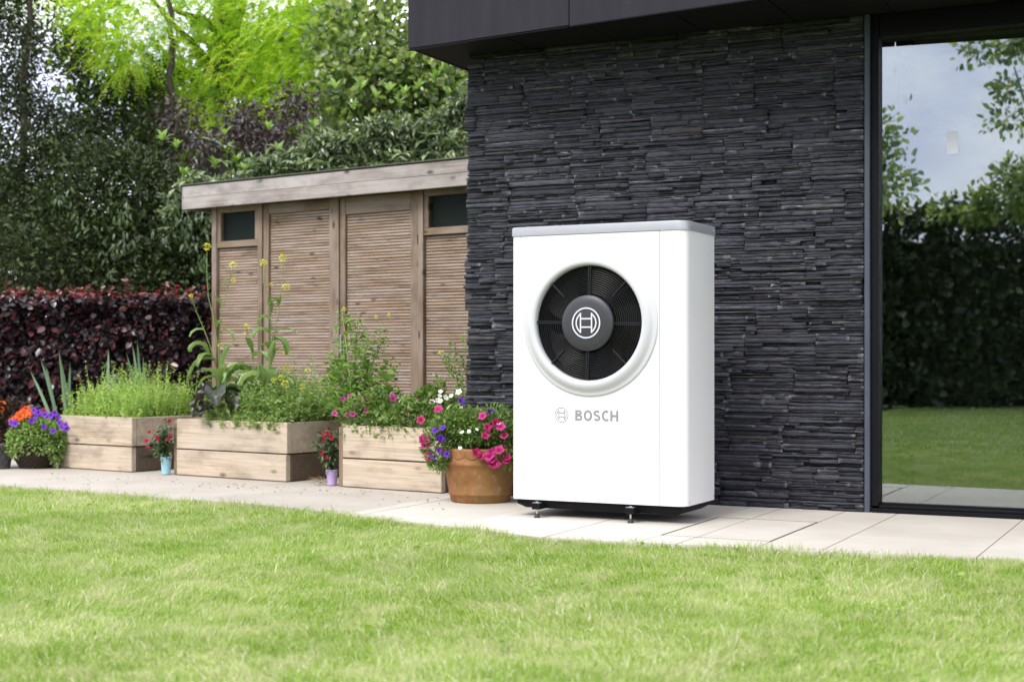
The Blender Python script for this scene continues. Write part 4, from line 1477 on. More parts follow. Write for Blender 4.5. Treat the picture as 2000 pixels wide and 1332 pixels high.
for i in range(46):
    px = random.uniform(640, 765); py = random.uniform(715, 800)
    p = at(px, py, 8.92 + random.uniform(-.12, .15)); C2.append(tuple(p - lp.location)); a = random.random() * 6.28; A2.append((math.cos(a), math.sin(a) - .4, .35))
C2 = np.array(C2); a_, n_ = frames(len(C2), np.array(A2), .25, 1.0)
leaf_parts('leaf', [tmpl_mesh(LEAF8, r_, FRESH, True, q) for r_, q in ((.62, .2), (.7, .5), (.58, .8))], lp, C2, a_, n_, rng.uniform(.055, .095, len(C2)))
for px, py in ((735, 620), (760, 616), (672, 604), (742, 668)):
    o = bpy.data.objects.new('flower_head', HEAD[0]); COL.objects.link(o); o.parent = lp; o.location = at(px, py, 8.95) - lp.location; o.scale = (.030,) * 3
wp = thing('wispy_plant', (at(903, 800, 8.52).x, 8.52, .315), 'wispy green seed plant against the edge of the slate wall', 'plant')
stems = [[(908, 652), (909, 690), (912, 740), (910, 815)], [(864, 692), (876, 715), (890, 745), (898, 815)], [(884, 668), (886, 700), (894, 750), (902, 815)], [(848, 730), (866, 760), (890, 815)], [(900, 700), (904, 760), (906, 815)]]
paths = [[at(px, py, 8.5) for px, py in reversed(s)] for s in stems]
stem_part(wp, paths, r0=.0035, r1=.0012)
C, A = [], []
for p in paths:
    for i in range(len(p) - 1):
        for k in range(34):
            q = p[i].lerp(p[i + 1], random.random()); a = random.random() * 6.28
            C.append(q + Vector((math.cos(a), math.sin(a), 0)) * random.uniform(0, .02) - wp.location); A.append((math.cos(a), math.sin(a), .7))
C = np.array(C); a_, n_ = frames(len(C), np.array(A), .25, .7)
foliage('foliage', [scatter(LEAF2, C, a_, n_, rng.uniform(.012, .042, len(C)), rng.uniform(.006, .016, len(C)))], wp, FRESH)
o = bpy.data.objects.new('flower_head', HEAD[1]); COL.objects.link(o); o.parent = wp; o.location = at(862, 690, 8.5) - wp.location; o.scale = (.032,) * 3

bp = thing('bedding_petunias', in_planter(planter3, .35, .12, .315), 'low row of magenta and white petunias spilling over the planter front', 'petunias')
n = 5400
xs = rng.uniform(-.01, .74, n); ys = rng.uniform(-.01, .34, n)
zz = .30 + rng.random(n) ** .7 * (.165 + .06 * np.sin(xs * 17)) + (ys * .30)
C = np.array([in_planter(planter3, a, b, c) for a, b, c in zip(xs, ys, zz)])
a_, n_ = frames(n, np.stack([rng.normal(0, .6, n), -np.ones(n) * .5, np.ones(n) * .5], 1), .6, .9)
parts = [scatter(OVAL, C, a_, n_, rng.uniform(.016, .044, n), rng.uniform(.010, .024, n))]
foliage('foliage', rel(parts, bp), bp, PETUNIA)
def z7(l): return [(650 + a / 3.7, 640 + b / 3.7) for a, b in l]
mag3 = z7([(75, 515), (125, 495), (195, 505), (185, 560), (238, 530), (15, 620), (110, 630), (150, 625), (297, 680), (440, 515), (500, 535), (555, 570), (600, 515), (455, 675), (505, 680), (540, 620), (540, 650), (432, 495), (240, 600)])
wh3 = z7([(190, 660), (575, 630), (590, 682), (620, 555), (640, 540), (700, 515), (725, 530), (760, 495), (820, 510), (850, 530), (800, 480), (880, 475), (780, 520), (840, 490)])
def p3y(px): return 8.56 - (px - 669) * .0016 - .01
put_flowers(bp, FL['pink'], [at(px, py, p3y(px) + max(0, (800 - py)) * .004) for px, py in mag3], .040)
put_flowers(bp, FL['white'], [at(px + random.gauss(0, 7), py + random.gauss(0, 5), p3y(px) + max(0, (800 - py)) * .004 + random.uniform(0, .08)) for px, py in wh3], .034, .3)

# ------------------------------------------------------------------ terracotta pot planting
pp = thing('petunia_plant', (*pot_c, .262), 'bushy petunias with magenta, purple and white blooms in the terracotta pot', 'petunias')
parts = []
for c, rad, n in (((-.20, 7.66, .375), (.205, .19, .115), 5200), ((-.385, 7.60, .295), (.085, .09, .125), 1300), ((-.03, 7.58, .30), (.10, .09, .12), 1300), ((-.30, 7.62, .40), (.13, .12, .08), 900), ((-.08, 7.62, .42), (.12, .12, .09), 900)):
    C, u = ellip(n, c, rad, .55)
    a_, n_ = frames(n, u + np.array([0, -.2, -.1]), .55, .7)
    L_ = rng.uniform(.013, .036, n)
    parts.append(scatter(LEAF2, C, a_, n_, L_, L_ * rng.uniform(.25, .6, n)))
foliage('foliage', rel(parts, pp), pp, PETUNIA)
magp = z7([(765, 590), (637, 668), (1083, 640), (1120, 720), (1105, 780), (1215, 715), (1240, 780), (675, 800), (655, 810), (700, 930), (1150, 900), (1140, 950), (1160, 985), (1205, 885), (1040, 905), (1070, 925), (1255, 960), (1180, 690), (1260, 940), (670, 850), (1130, 930), (1185, 985)])
purp = z7([(740, 745), (785, 800), (795, 725), (770, 890), (730, 930), (825, 915), (1140, 605), (930, 530), (720, 915), (765, 800)])
whp = z7([(935, 755), (985, 748), (1200, 690), (1040, 735), (920, 870)])
def domey(px, py):
    x = (px - 938) / 100.0
    return 7.455 + .10 * x * x * .9 + max(0, (830 - py)) * .0035
put_flowers(pp, FL['magenta'], [at(px, py, domey(px, py)) for px, py in magp], .054)
put_flowers(pp, FL['purple'], [at(px, py, domey(px, py)) for px, py in purp], .042)
put_flowers(pp, FL['white'], [at(px, py, domey(px, py)) for px, py in whp], .022)

# ------------------------------------------------------------------ basket and small pots
bk = thing('petunia_plant', (*BK, .15), 'grey-green trailing petunia with violet flowers in the wicker basket', 'petunias')
parts = []
for c, rad, n in (((BK[0], BK[1] - .01, .225), (.185, .16, .115), 3000), ((BK[0] - .10, BK[1] - .11, .16), (.07, .05, .09), 420), ((BK[0] + .165, BK[1] - .06, .17), (.05, .06, .15), 900), ((BK[0] + .02, BK[1] - .14, .15), (.14, .025, .05), 420)):
    C, u = ellip(n, c, rad, .55)
    a_, n_ = frames(n, u + np.array([0, -.2, -.1]), .55, .7)
    L_ = rng.uniform(.016, .042, n)
    parts.append(scatter(OVAL, C, a_, n_, L_, L_ * rng.uniform(.35, .6, n)))
foliage('foliage', rel(parts, bk), bk, SAGE)
put_flowers(bk, FL['purple'], [at(px, py, 9.90 + max(0, 830 - py) * .004) for px, py in ((107, 807), (100, 812), (113, 815), (117, 826), (128, 830), (130, 838), (104, 842), (86, 834), (66, 802), (71, 814), (62, 822), (88, 810), (30, 828), (24, 826), (76, 806), (122, 834))], .050)
bg = thing('begonia_plant', (*GPt, .15), 'bronze-leaved begonia with orange blooms in the grey lattice pot', 'begonia')
C, u = ellip(900, (GPt[0] + .05, GPt[1] + .10, .30), (.17, .10, .16), .4)
a_, n_ = frames(900, u, .5, .6)
BRONZE = leafy('bronze_leaf', [(0, (.030, .016, .014)), (.6, (.062, .034, .026)), (1, (.11, .085, .05))], 0.15)
foliage('foliage', rel([scatter(OVAL, C, a_, n_, rng.uniform(.03, .075, 900), rng.uniform(.02, .045, 900))], bg), bg, BRONZE)
put_flowers(bg, RUF['orange'], [at(px, py, 9.98 + max(0, 815 - py) * .004) for px, py in ((37, 810), (44, 806), (30, 819), (24, 822), (52, 799), (56, 812), (50, 806), (4, 790), (3, 800), (41, 816), (60, 806))], .058)
put_flowers(bg, RUF['red'], [at(px, py, 10.05) for px, py in ((85, 802), (46, 800), (80, 806), (2, 808))], .045)
bpot = thing('nursery_pot', (*BP, 0), 'black plastic plant pot tucked between basket and planter', 'plant pot')
link('pot_body', lathe_me([(0, 0), (.055, 0), (.068, .13), (.073, .132), (.073, .150), (.066, .150), (.06, .10)], 28), bpot, None, RUBBER, True)
C, u = ellip(420, (BP[0], BP[1] - .01, .19), (.09, .09, .07), .4); a_, n_ = frames(420, u, .5, .7)
foliage('foliage', rel([scatter(OVAL, C, a_, n_, rng.uniform(.02, .045, 420), rng.uniform(.012, .024, 420))], bpot), bpot, SAGE)

def potted(c, h, top, reds, label, leaves, y):
    t = thing('fuchsia_plant', (*c, h - .01), label, 'fuchsia', 'red flowering plants in small pots')
    paths = []
    for px, py in top:
        e = at(px, py, y)
        b = Vector((c[0] + random.uniform(-.01, .01), c[1], h - .015))
        m_ = b.lerp(e, .5) + Vector((0, 0, .02))
        paths.append([b, m_, e])
    stem_part(t, paths, mat=BRONZE, r0=.003, r1=.0015)
    C, A, S = [], [], []
    for p in paths:
        for k in range(25):
            u = random.random() ** .7
            q = p[0].lerp(p[1], u * 2) if u < .5 else p[1].lerp(p[2], u * 2 - 1)
            a = random.random() * 6.28
            C.append(tuple(q - t.location)); A.append((math.cos(a), math.sin(a) - .3, random.uniform(-.9, .4))); S.append(random.uniform(.034, .070))
    C = np.array(C); a_, n_ = frames(len(C), np.array(A), .2, .8)
    leaf_parts('leaf', [tmpl_mesh(LEAF8, r_, POT_LEAF, True, q) for r_, q in ((.34, .1), (.38, .45), (.32, .85))], t, C, a_, n_, S)
    put_flowers(t, RUF['red'], [at(px, py, y - .03) for px, py in reds], .034)
    return t
potted(blue_c, .114, [(306, 848), (327, 852), (331, 818), (294, 862), (318, 830), (322, 838), (300, 880)], [(306, 854), (329, 858), (331, 822), (292, 844), (286, 861), (288, 874), (333, 850), (310, 858)], 'red fuchsia growing in the small pale blue pot', 6, 9.44)
potted(lilac_c, .092, [(630, 848), (648, 842), (655, 836), (615, 868), (640, 832), (628, 880), (655, 860)], [(631, 850), (633, 858), (648, 855), (629, 884), (637, 894), (641, 846)], 'red flowering plant with ribbed leaves in the small lilac pot', 6, 8.63)
tw = thing('dry_roots', (lilac_c[0] - .10, lilac_c[1] + .02, 0), 'tangle of dry brown roots beside the lilac pot', 'roots')
L_ = []
for k in range(34):
    a = random.random() * 6.28
    p0 = Vector((random.gauss(.03, .022), random.gauss(0, .02), .002 + random.random() * .04))
    pts = [p0]
    for j in range(5):
        a += random.uniform(-1.1, 1.1)
        pts.append(pts[-1] + Vector((math.cos(a) * .014, math.sin(a) * .014, random.uniform(-.008, .011))))
        pts[-1].z = max(pts[-1].z, .001)
    L_.append((pts, [.0010] * 6, 4))
link('twig', tubes_me(L_), tw, None, BROWN, kind='stuff')

# ------------------------------------------------------------------ hedge, shrubs and trees behind the beds
BARK = plain('bark', (.050, .040, .030), 0.9, var=.45, scale=14, bump=.8)
DARK_CORE = plain('dark_core', (.012, .011, .008), 0.95)  # near-black colour for the light-blocking boxes inside foliage
BEECH = leafy('copper_beech_leaf', [(0, (.012, .009, .011)), (.45, (.023, .015, .019)), (.75, (.042, .029, .034)), (.90, (.090, .026, .028)), (1, (.16, .04, .04))], 0.08, 0.33, 0.8, tcol=(1.6, .7, .6))
BEECH_NEW = leafy('new_beech_leaf', [(0, (.09, .022, .026)), (.35, (.22, .026, .036)), (.6, (.30, .06, .06)), (.8, (.36, .24, .24)), (1, (.18, .15, .05))], 0.35, 0.4, 0.5, tcol=(1.3, .8, .8))
LAUREL = leafy('laurel_leaf', [(0, (.030, .052, .022)), (.35, (.085, .135, .052)), (.65, (.19, .26, .11)), (1, (.40, .46, .25))], 0.3, 0.22, 1.0)
LAUREL_NEW = leafy('laurel_young_leaf', [(0, (.15, .27, .05)), (1, (.27, .40, .10))], 0.4, 0.35, 0.5)
ELDER = leafy('purple_elder_leaf', [(0, (.030, .020, .024)), (.6, (.066, .046, .052)), (1, (.13, .10, .085))], 0.18, 0.4, 0.5, tcol=(1.2, .8, .8))
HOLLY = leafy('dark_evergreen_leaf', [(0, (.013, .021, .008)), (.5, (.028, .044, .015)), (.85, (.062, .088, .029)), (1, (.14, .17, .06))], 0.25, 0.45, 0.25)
LOCUST = leafy('golden_locust_leaf', [(0, (.20, .36, .03)), (.4, (.33, .52, .04)), (.75, (.48, .63, .07)), (1, (.68, .68, .12))], 0.62, 0.5, 0.3, tcol=(1.2, 1.25, .6))
BROAD = leafy('broad_tree_leaf', [(0, (.06, .10, .034)), (.4, (.15, .23, .07)), (.75, (.29, .38, .13)), (1, (.50, .54, .27))], 0.55, 0.28, 0.8)
MAPLE = leafy('mid_green_leaf', [(0, (.07, .14, .02)), (.5, (.13, .24, .03)), (1, (.23, .36, .055))], 0.5, 0.5, 0.35)
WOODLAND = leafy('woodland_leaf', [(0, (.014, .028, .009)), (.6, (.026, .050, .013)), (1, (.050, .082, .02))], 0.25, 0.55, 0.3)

def clumped(n, c, rad, clumps, sig, shell=.35):
    """Leaf positions gathered in clumps inside an ellipsoid, with outward directions."""
    cc, uu = ellip(clumps, c, rad, shell)
    i = rng.integers(0, clumps, n)
    off = rng.normal(0, 1, (n, 3)) * sig * rng.uniform(.6, 1.3, (clumps, 1))[i]
    return cc[i] + off, norm(off + .5 * uu[i] * sig)

def blobs(spec, leaf, ratio=.5, tmpl=LEAF2, sig=.11, up=.7, droop=0.0):
    out = []
    for (px, py, y, rx, ry, rz, n) in spec:
        c = at(px, py, y)
        C, u = clumped(n, tuple(c), (rx, ry, rz), max(6, n // 55), sig)
        C[:, 2] = np.maximum(C[:, 2], .03)
        a, nn = frames(n, u + np.array([0, 0, -droop]), .5, up)
        L_ = rng.uniform(.65, 1.25, n) * leaf
        out.append(scatter(tmpl, C, a, nn, L_, L_ * ratio))
    return out

def limbs(root, trunk, arms, parent, mat=None):
    """Tapered trunk (pixel path at one depth) with limbs to given points, as one mesh."""
    L_ = []
    for pts, r0, r1 in [trunk] + arms:
        n = len(pts)
        fine, rad = [], []
        for i in range(n - 1):
            for k in range(4):
                u = k / 4
                q = Vector(pts[i]).lerp(Vector(pts[i + 1]), u)
                q += Vector((random.gauss(0, .012), random.gauss(0, .012), 0))
                fine.append(q); rad.append(r0 + (r1 - r0) * ((i + u) / (n - 1)))
        fine.append(Vector(pts[-1])); rad.append(r1)
        L_.append(([p - parent.location for p in fine], rad, 8))
    return link('trunk', tubes_me(L_), parent, None, mat or BARK, True)

def ground_at(px, y): return Vector(((px - CX) / FPX * y, y, 0))

# copper beech hedge
HX0, HX1, HY0, HY1, HZ = -5.6, -2.40, 11.78, 12.45, 1.235
hedge = thing('beech_hedge', ((HX0 + HX1) / 2, (HY0 + HY1) / 2, 0), 'clipped copper beech hedge with dark purple leaves and red tips', 'hedge')
box('light_block_core', hedge, DARK_CORE, HX0 + .1 - hedge.location.x, HX1 - .1 - hedge.location.x, HY0 + .14 - hedge.location.y, HY1 - .1 - hedge.location.y, 0, HZ - .14, .05, 2)  # plain dark box added inside the leaves to block light
parts = []
n = 17000
x = rng.uniform(HX0, HX1, n); z = rng.uniform(.02, HZ, n); y = HY0 + .08 + rng.gamma(1.4, .045, n) - .05 * lawn_noise(x, z, 7, 41) - .035 * lawn_noise(x, z, 19, 42)
C = np.stack([x, y, z], 1)
a, nn = frames(n, np.stack([rng.normal(0, .6, n), -np.ones(n) * .8, rng.normal(-.25, .5, n)], 1), .4, .55)
nn = norm(nn + np.array([0, -.55, 0])); nn = norm(nn - a * (nn * a).sum(1, keepdims=True))
L_ = rng.uniform(.04, .085, n)
parts.append(scatter(OVAL, C, a, nn, L_, L_ * .62))
n = 6500
x = rng.uniform(HX0, HX1, n); y = rng.uniform(HY0, HY1, n); z = HZ - rng.gamma(1.3, .03, n) + .03 * lawn_noise(x, y, 8, 43) + .02 * lawn_noise(x, y, 23, 44)
C = np.stack([x, y, z], 1)
a, nn = frames(n, np.stack([rng.normal(0, 1, n), rng.normal(-.2, 1, n), rng.normal(.3, .4, n)], 1), .3, 1.0)
L_ = rng.uniform(.035, .075, n)
parts.append(scatter(OVAL, C, a, nn, L_, L_ * .62))
foliage('foliage', rel(parts, hedge), hedge, BEECH)
n = 150      # the leaves that catch the eye on the face
x = rng.uniform(-4.4, -2.45, n); z = rng.uniform(.4, HZ, n)
C = np.stack([x, HY0 - .01 - .05 * lawn_noise(x, z, 7, 41), z], 1) - np.array(hedge.location)
a, nn = frames(n, np.stack([rng.normal(0, .6, n), -np.ones(n) * .8, rng.normal(-.2, .4, n)], 1), .3, .6)
leaf_parts('leaf', [tmpl_mesh(OVAL, .62, BEECH, False, q) for q in (.1, .4, .65, .85)], hedge, C, a, nn, rng.uniform(.06, .09, n))
# red new growth along the top
n = 70
sx = np.concatenate([rng.uniform(-4.4, -2.45, n - 6), [at(243, 560, 12)[0], at(247, 560, 12)[0], at(322, 570, 12)[0], at(6, 560, 12)[0], at(70, 570, 12)[0], at(160, 570, 12)[0]]])
sh_ = np.concatenate([rng.uniform(.02, .11, n - 6), [.20, .17, .15, .14, .10, .12]])
st, C, A = [], [], []
for i in range(n):
    b = Vector((sx[i], random.uniform(HY0 + .02, HY0 + .40), HZ - .03)); e = b + Vector((random.gauss(0, .03), random.gauss(0, .03), sh_[i] + .04))
    st.append([b, b.lerp(e, .5) + Vector((.005, 0, 0)), e])
    for k in range(11):
        C.append(tuple(b.lerp(e, .2 + .8 * random.random()) - hedge.location)); q = random.random() * 6.28; A.append((math.cos(q), math.sin(q), .35))
for q in st: stem_part(hedge, [q], mat=BARK, r0=.003, r1=.0012, name='shoot')
C = np.array(C); a, nn = frames(len(C), np.array(A), .3, .9)
foliage('new_growth', [scatter(OVAL, C, a, nn, rng.uniform(.026, .058, len(C)), rng.uniform(.018, .036, len(C)))], hedge, BEECH_NEW)

# cherry laurel behind the shed
laurel = thing('laurel_hedge', (at(640, 400, 13.4).x, 13.5, 0), 'glossy cherry laurel hedge rising behind the shed roof', 'hedge')
lx0, lx1 = at(330, 0, 13.4).x, at(960, 0, 13.4).x
def laurel_top(x):
    p = CX + x / 13.4 * FPX
    return np.interp(p, [320, 380, 450, 560, 640, 720, 800, 860, 960], [2.15, 2.45, 2.45, 2.62, 2.85, 2.90, 2.92, 3.05, 3.3])
n = 15000
x = rng.uniform(lx0, lx1, n)
zt = laurel_top(x) + .07 * lawn_noise(x, x * 0, 6, 51) + .05 * lawn_noise(x, x * 0, 21, 52)
z = zt - rng.gamma(1.2, .28, n)
y = 13.15 + rng.gamma(1.5, .16, n) + .09 * lawn_noise(x, z, 6, 53)
ok = z > 1.2
C = np.stack([x, y, z], 1)[ok]
n = len(C)
a, nn = frames(n, np.stack([rng.normal(0, .7, n), -np.ones(n) * .6, rng.normal(-.3, .7, n)], 1), .45, .7)
L_ = rng.uniform(.06, .115, n)
foliage('foliage', rel([scatter(LEAF8, C, a, nn, L_, L_ * .32)], laurel), laurel, LAUREL)
box('light_block_core', laurel, DARK_CORE, lx0 + .3 - laurel.location.x, lx1 - laurel.location.x, .12, .6, 0, 2.05, .05, 2)  # dark blocking box inside the laurel, no twigs modelled
# whorls of leaves one can tell apart, the young ones upright and bright
CC, AA, NN, LL = [], [], [], []
CY, AY, NY, LY = [], [], [], []
young = [(318, 275), (345, 290), (440, 265), (462, 320), (525, 255), (545, 300), (480, 335), (610, 250), (655, 175), (705, 175), (735, 195), (760, 180), (790, 190), (815, 175), (850, 160), (868, 140), (885, 130), (875, 190), (690, 215), (780, 205), (420, 330), (360, 345)]
old = [(random.uniform(400, 905), random.uniform(235, 345)) for _ in range(26)]
for (px, py), yg in [(q, True) for q in young] + [(q, False) for q in old]:
    c = at(px, py, 13.0 + random.uniform(-.08, .12))
    m = random.randint(5, 7) if yg else 6
    for k in range(m):
        q = 2 * math.pi * k / m + random.random() * .5
        lift = random.uniform(.3, 2.4) if yg else random.uniform(-.5, .4)
        d = norm(np.array((math.cos(q), math.sin(q) * .7 - .15, lift)))
        nv_ = norm(np.array((-math.cos(q) * lift, -math.sin(q) * lift - .3, 1.0))); nv_ = norm(nv_ - d * (nv_ @ d))
        tgt = (CY, AY, NY, LY) if yg else (CC, AA, NN, LL)
        tgt[0].append(np.array(c - laurel.location)); tgt[1].append(d); tgt[2].append(nv_); tgt[3].append(random.uniform(.065, .14))
leaf_parts('leaf', [tmpl_mesh(LEAF8, .40, LAUREL, True, q) for q in (.2, .5, .75)], laurel, np.array(CC), np.array(AA), np.array(NN), LL)
leaf_parts('leaf', [tmpl_mesh(LEAF8, .40, LAUREL_NEW, True, q) for q in (.2, .5, .75)], laurel, np.array(CY), np.array(AY), np.array(NY), LY)

# purple elder
el = thing('purple_elder', tuple(ground_at(470, 14.4)), 'dark purple-leaved elder bush between laurel and golden tree', 'bush')
foliage('crown', rel(blobs([(500, 250, 14.3, .34, .3, .18, 1500), (390, 275, 14.3, .18, .25, .14, 500), (570, 205, 14.4, .22, .2, .12, 700), (350, 380, 13.9, .20, .2, .26, 1200), (540, 290, 14.1, .3, .25, .2, 900), (345, 225, 14.5, .12, .2, .12, 350)], .058, .42, sig=.09, droop=.5), el), el, ELDER)
limbs(el, ([ground_at(470, 14.4), at(475, 500, 14.4), at(490, 330, 14.4)], .05, .02), [([at(475, 480, 14.4), at(430, 340, 14.35), at(400, 280, 14.3)], .025, .008), ([at(480, 420, 14.4), at(530, 300, 14.4), at(560, 220, 14.4)], .025, .008)], el)

# golden locust tree
lo = thing('golden_locust_tree', tuple(ground_at(425, 16.8)), 'tall tree with drooping lime-yellow feathery leaves behind the shed', 'tree')
T = 16.8
limbs(lo, ([ground_at(420, T), at(420, 420, T), at(424, 240, T), at(434, 150, T), at(441, 70, T), at(450, -60, T), at(440, -200, T)], .17, .09),
      [([at(438, 100, T), at(470, 20, T), at(500, -60, T - .2)], .06, .03), ([at(432, 160, T), at(380, 90, T - .2), at(330, 40, T - .3), at(280, -20, T - .4)], .05, .02),
       ([at(440, 80, T), at(400, 40, T - .3), at(340, 20, T - .6)], .05, .02), ([at(436, 190, T), at(500, 130, T), at(570, 90, T + .1)], .045, .015), ([at(448, -20, T), at(560, -60, T), at(620, -20, T)], .05, .02)], lo)
def pinnate(spec, pairs=8, L=.20, lf=.040):
    out = []
    for (px, py, y, rx, ry, rz, n) in spec:
        c = at(px, py, y)
        C, u = clumped(n, tuple(c), (rx, ry, rz), max(5, n // 16), .13)
        d = norm(u * np.array([1, 1, .3]) + rng.normal(0, .3, (n, 3)) + np.array([0, 0, -.35]))
        up = rng.normal(0, .25, (n, 3)) + np.array([0, -.15, 1.0])
        up = norm(up - d * (up * d).sum(1, keepdims=True))
        side = np.cross(up, d)
        Lr = rng.uniform(.7, 1.2, n) * L
        kk = rng.random(n)
        for j in range(pairs):
            t = (j + .7) / pairs
            P_ = C + d * (Lr * t)[:, None] + np.array([0, 0, -1]) * (Lr * .45 * t * t)[:, None]
            for s in (-1, 1):
                ax = norm(side * s + d * .35 + np.array([0, 0, -.35]) + rng.normal(0, .12, (n, 3)))
                nr = norm(up - ax * (up * ax).sum(1, keepdims=True))
                l_ = lf * rng.uniform(.8, 1.15, n) * (1 - .35 * abs(t - .45))
                out.append(scatter(LEAF2, P_, ax, nr, l_, l_ * .5, np.clip(kk + rng.normal(0, .07, n), 0, .99)))
    return out
spec = [(120, 5, 16.2, .30, .4, .25, 130), (200, 45, 16.2, .42, .4, .30, 230), (255, 95, 16.0, .36, .4, .28, 200), (250, 130, 15.8, .20, .3, .22, 110), (320, 40, 16.2, .42, .5, .34, 250), (400, 15, 16.3, .45, .5, .28, 250), (330, 110, 16.5, .22, .3, .2, 90),
        (430, 130, 16.2, .20, .3, .20, 120), (500, 70, 16.4, .36, .5, .36, 260), (560, 40, 16.2, .36, .5, .40, 280), (600, 100, 15.9, .22, .4, .42, 260), (520, 150, 16.2, .30, .4, .28, 230), (575, 175, 15.9, .22, .3, .22, 170), (470, 200, 16.3, .26, .3, .20, 170),
        (430, 235, 16.3, .12, .2, .12, 60), (612, 20, 16.0, .18, .4, .3, 150), (400, -60, 16.5, 1.4, .7, .35, 420), (240, -50, 16.4, .8, .6, .3, 230), (560, -60, 16.4, .7, .6, .3, 230), (390, 190, 16.9, .2, .3, .18, 90), (45, -10, 16.4, .25, .3, .18, 70)]
foliage('crown', rel(pinnate(spec), lo), lo, LOCUST)

# broad-leaved tree beside the house
br = thing('broad_leaved_tree', tuple(ground_at(760, 15.4)), 'broad-leaved green tree between the golden tree and the house eaves', 'tree')
foliage('crown', rel(blobs([(690, 60, 15.4, .40, .4, .42, 700), (760, 40, 15.4, .4, .4, .40, 650), (790, 130, 15.2, .40, .4, .30, 900), (720, 150, 15.2, .36, .4, .30, 900), (840, 150, 15.2, .34, .4, .26, 900), (655, 130, 15.5, .25, .3, .4, 600), (760, -60, 15.5, .8, .5, .3, 600), (880, 170, 15.2, .22, .3, .25, 700), (690, 200, 15.3, .4, .3, .25, 900), (800, 210, 15.3, .4, .3, .22, 1000), (870, 230, 15.3, .3, .3, .2, 700)],
                          .080, .70, OVAL, .15, .6), br), br, BROAD)
nL = 90
C = np.array([tuple(at(random.uniform(630, 880), random.uniform(20, 200), 15.0 + random.uniform(-.15, .2)) - br.location) for _ in range(nL)])
a, nn = frames(nL, np.stack([rng.normal(0, .6, nL), -np.ones(nL) * .4, rng.normal(-.5, .4, nL)], 1), .3, .7)
nn = norm(nn + np.array([0, -.6, 0])); nn = norm(nn - a * (nn * a).sum(1, keepdims=True))
leaf_parts('leaf', [tmpl_mesh(OVAL, .78, BROAD, True, q) for q in (.15, .45, .7, .9)], br, C, a, nn, rng.uniform(.085, .13, nL))
limbs(br, ([ground_at(770, 15.6), at(765, 400, 15.6), at(755, 220, 15.6), at(745, 60, 15.6), at(740, -60, 15.6)], .09, .03),
      [([at(757, 250, 15.6), at(800, 150, 15.5), at(850, 140, 15.4)], .03, .01), ([at(752, 190, 15.6), at(700, 110, 15.5), at(670, 60, 15.5)], .03, .01)], br)

# dark evergreens on the left
hl = thing('dark_evergreen_tree', tuple(ground_at(40, 14.8)), 'tall dark evergreen with thin upright trunk at the left edge', 'tree')
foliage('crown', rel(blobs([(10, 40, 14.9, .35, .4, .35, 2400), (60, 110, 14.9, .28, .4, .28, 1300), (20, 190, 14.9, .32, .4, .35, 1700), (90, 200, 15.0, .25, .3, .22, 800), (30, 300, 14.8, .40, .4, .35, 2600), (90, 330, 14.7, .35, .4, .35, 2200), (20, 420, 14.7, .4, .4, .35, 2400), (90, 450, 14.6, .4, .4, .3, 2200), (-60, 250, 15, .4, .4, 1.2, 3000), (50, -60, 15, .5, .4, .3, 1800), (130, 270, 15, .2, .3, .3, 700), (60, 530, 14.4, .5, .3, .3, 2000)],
                          .055, .45, sig=.085, droop=.1), hl), hl, HOLLY)
limbs(hl, ([ground_at(42, 14.8), at(42, 500, 14.8), at(43, 350, 14.8), at(48, 180, 14.8), at(56, 30, 14.8), at(58, -120, 14.8)], .055, .025),
      [([at(44, 300, 14.8), at(75, 310, 14.6), at(100, 345, 14.5)], .012, .006), ([at(47, 200, 14.8), at(20, 170, 14.8), at(-10, 120, 14.8)], .02, .008), ([at(45, 260, 14.8), at(90, 220, 14.8), at(120, 160, 14.8)], .02, .007), ([at(52, 110, 14.8), at(90, 60, 14.8), at(110, 10, 14.8)], .018, .007)], hl)
dt = thing('dark_spreading_tree', tuple(ground_at(330, 16.0)), 'dark forked tree silhouetted under the golden foliage', 'tree')
foliage('crown', rel(blobs([(150, 130, 16.2, .25, .4, .25, 600), (180, 210, 16.1, .35, .4, .28, 1300), (150, 285, 15.9, .45, .4, .28, 2200), (260, 290, 15.8, .40, .4, .25, 2000), (240, 220, 16.2, .25, .3, .18, 700), (330, 260, 15.9, .25, .3, .3, 1100), (300, 170, 16.3, .3, .3, .18, 600), (120, 80, 16.4, .2, .3, .2, 350), (200, 150, 16.3, .3, .3, .2, 500), (95, 250, 16, .2, .3, .2, 500), (290, 220, 16.2, .15, .3, .15, 300)],
                          .060, .5, sig=.095), dt), dt, MAPLE if False else HOLLY)
limbs(dt, ([ground_at(325, 16.0), at(328, 420, 16), at(331, 260, 16), at(332, 150, 16), at(333, 60, 16), at(331, -60, 16)], .06, .025),
      [([at(326, 300, 16), at(290, 225, 16), at(262, 180, 16), at(245, 130, 16)], .035, .012), ([at(331, 170, 16), at(300, 130, 16), at(268, 105, 16)], .018, .008), ([at(330, 280, 16), at(280, 250, 16), at(240, 210, 16)], .03, .01)], dt)
ds = thing('dark_shrub', tuple(ground_at(260, 13.7)), 'deep green shadowy shrubbery above the copper hedge', 'shrub')
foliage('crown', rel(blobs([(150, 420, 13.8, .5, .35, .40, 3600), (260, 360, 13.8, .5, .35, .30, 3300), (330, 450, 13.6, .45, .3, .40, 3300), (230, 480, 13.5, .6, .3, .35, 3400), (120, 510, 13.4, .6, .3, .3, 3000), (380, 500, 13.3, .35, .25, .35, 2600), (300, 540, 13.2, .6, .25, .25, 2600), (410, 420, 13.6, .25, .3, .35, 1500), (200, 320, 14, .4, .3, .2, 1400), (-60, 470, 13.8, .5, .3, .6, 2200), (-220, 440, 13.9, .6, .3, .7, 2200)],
                          .062, .48, sig=.10), ds), ds, HOLLY)
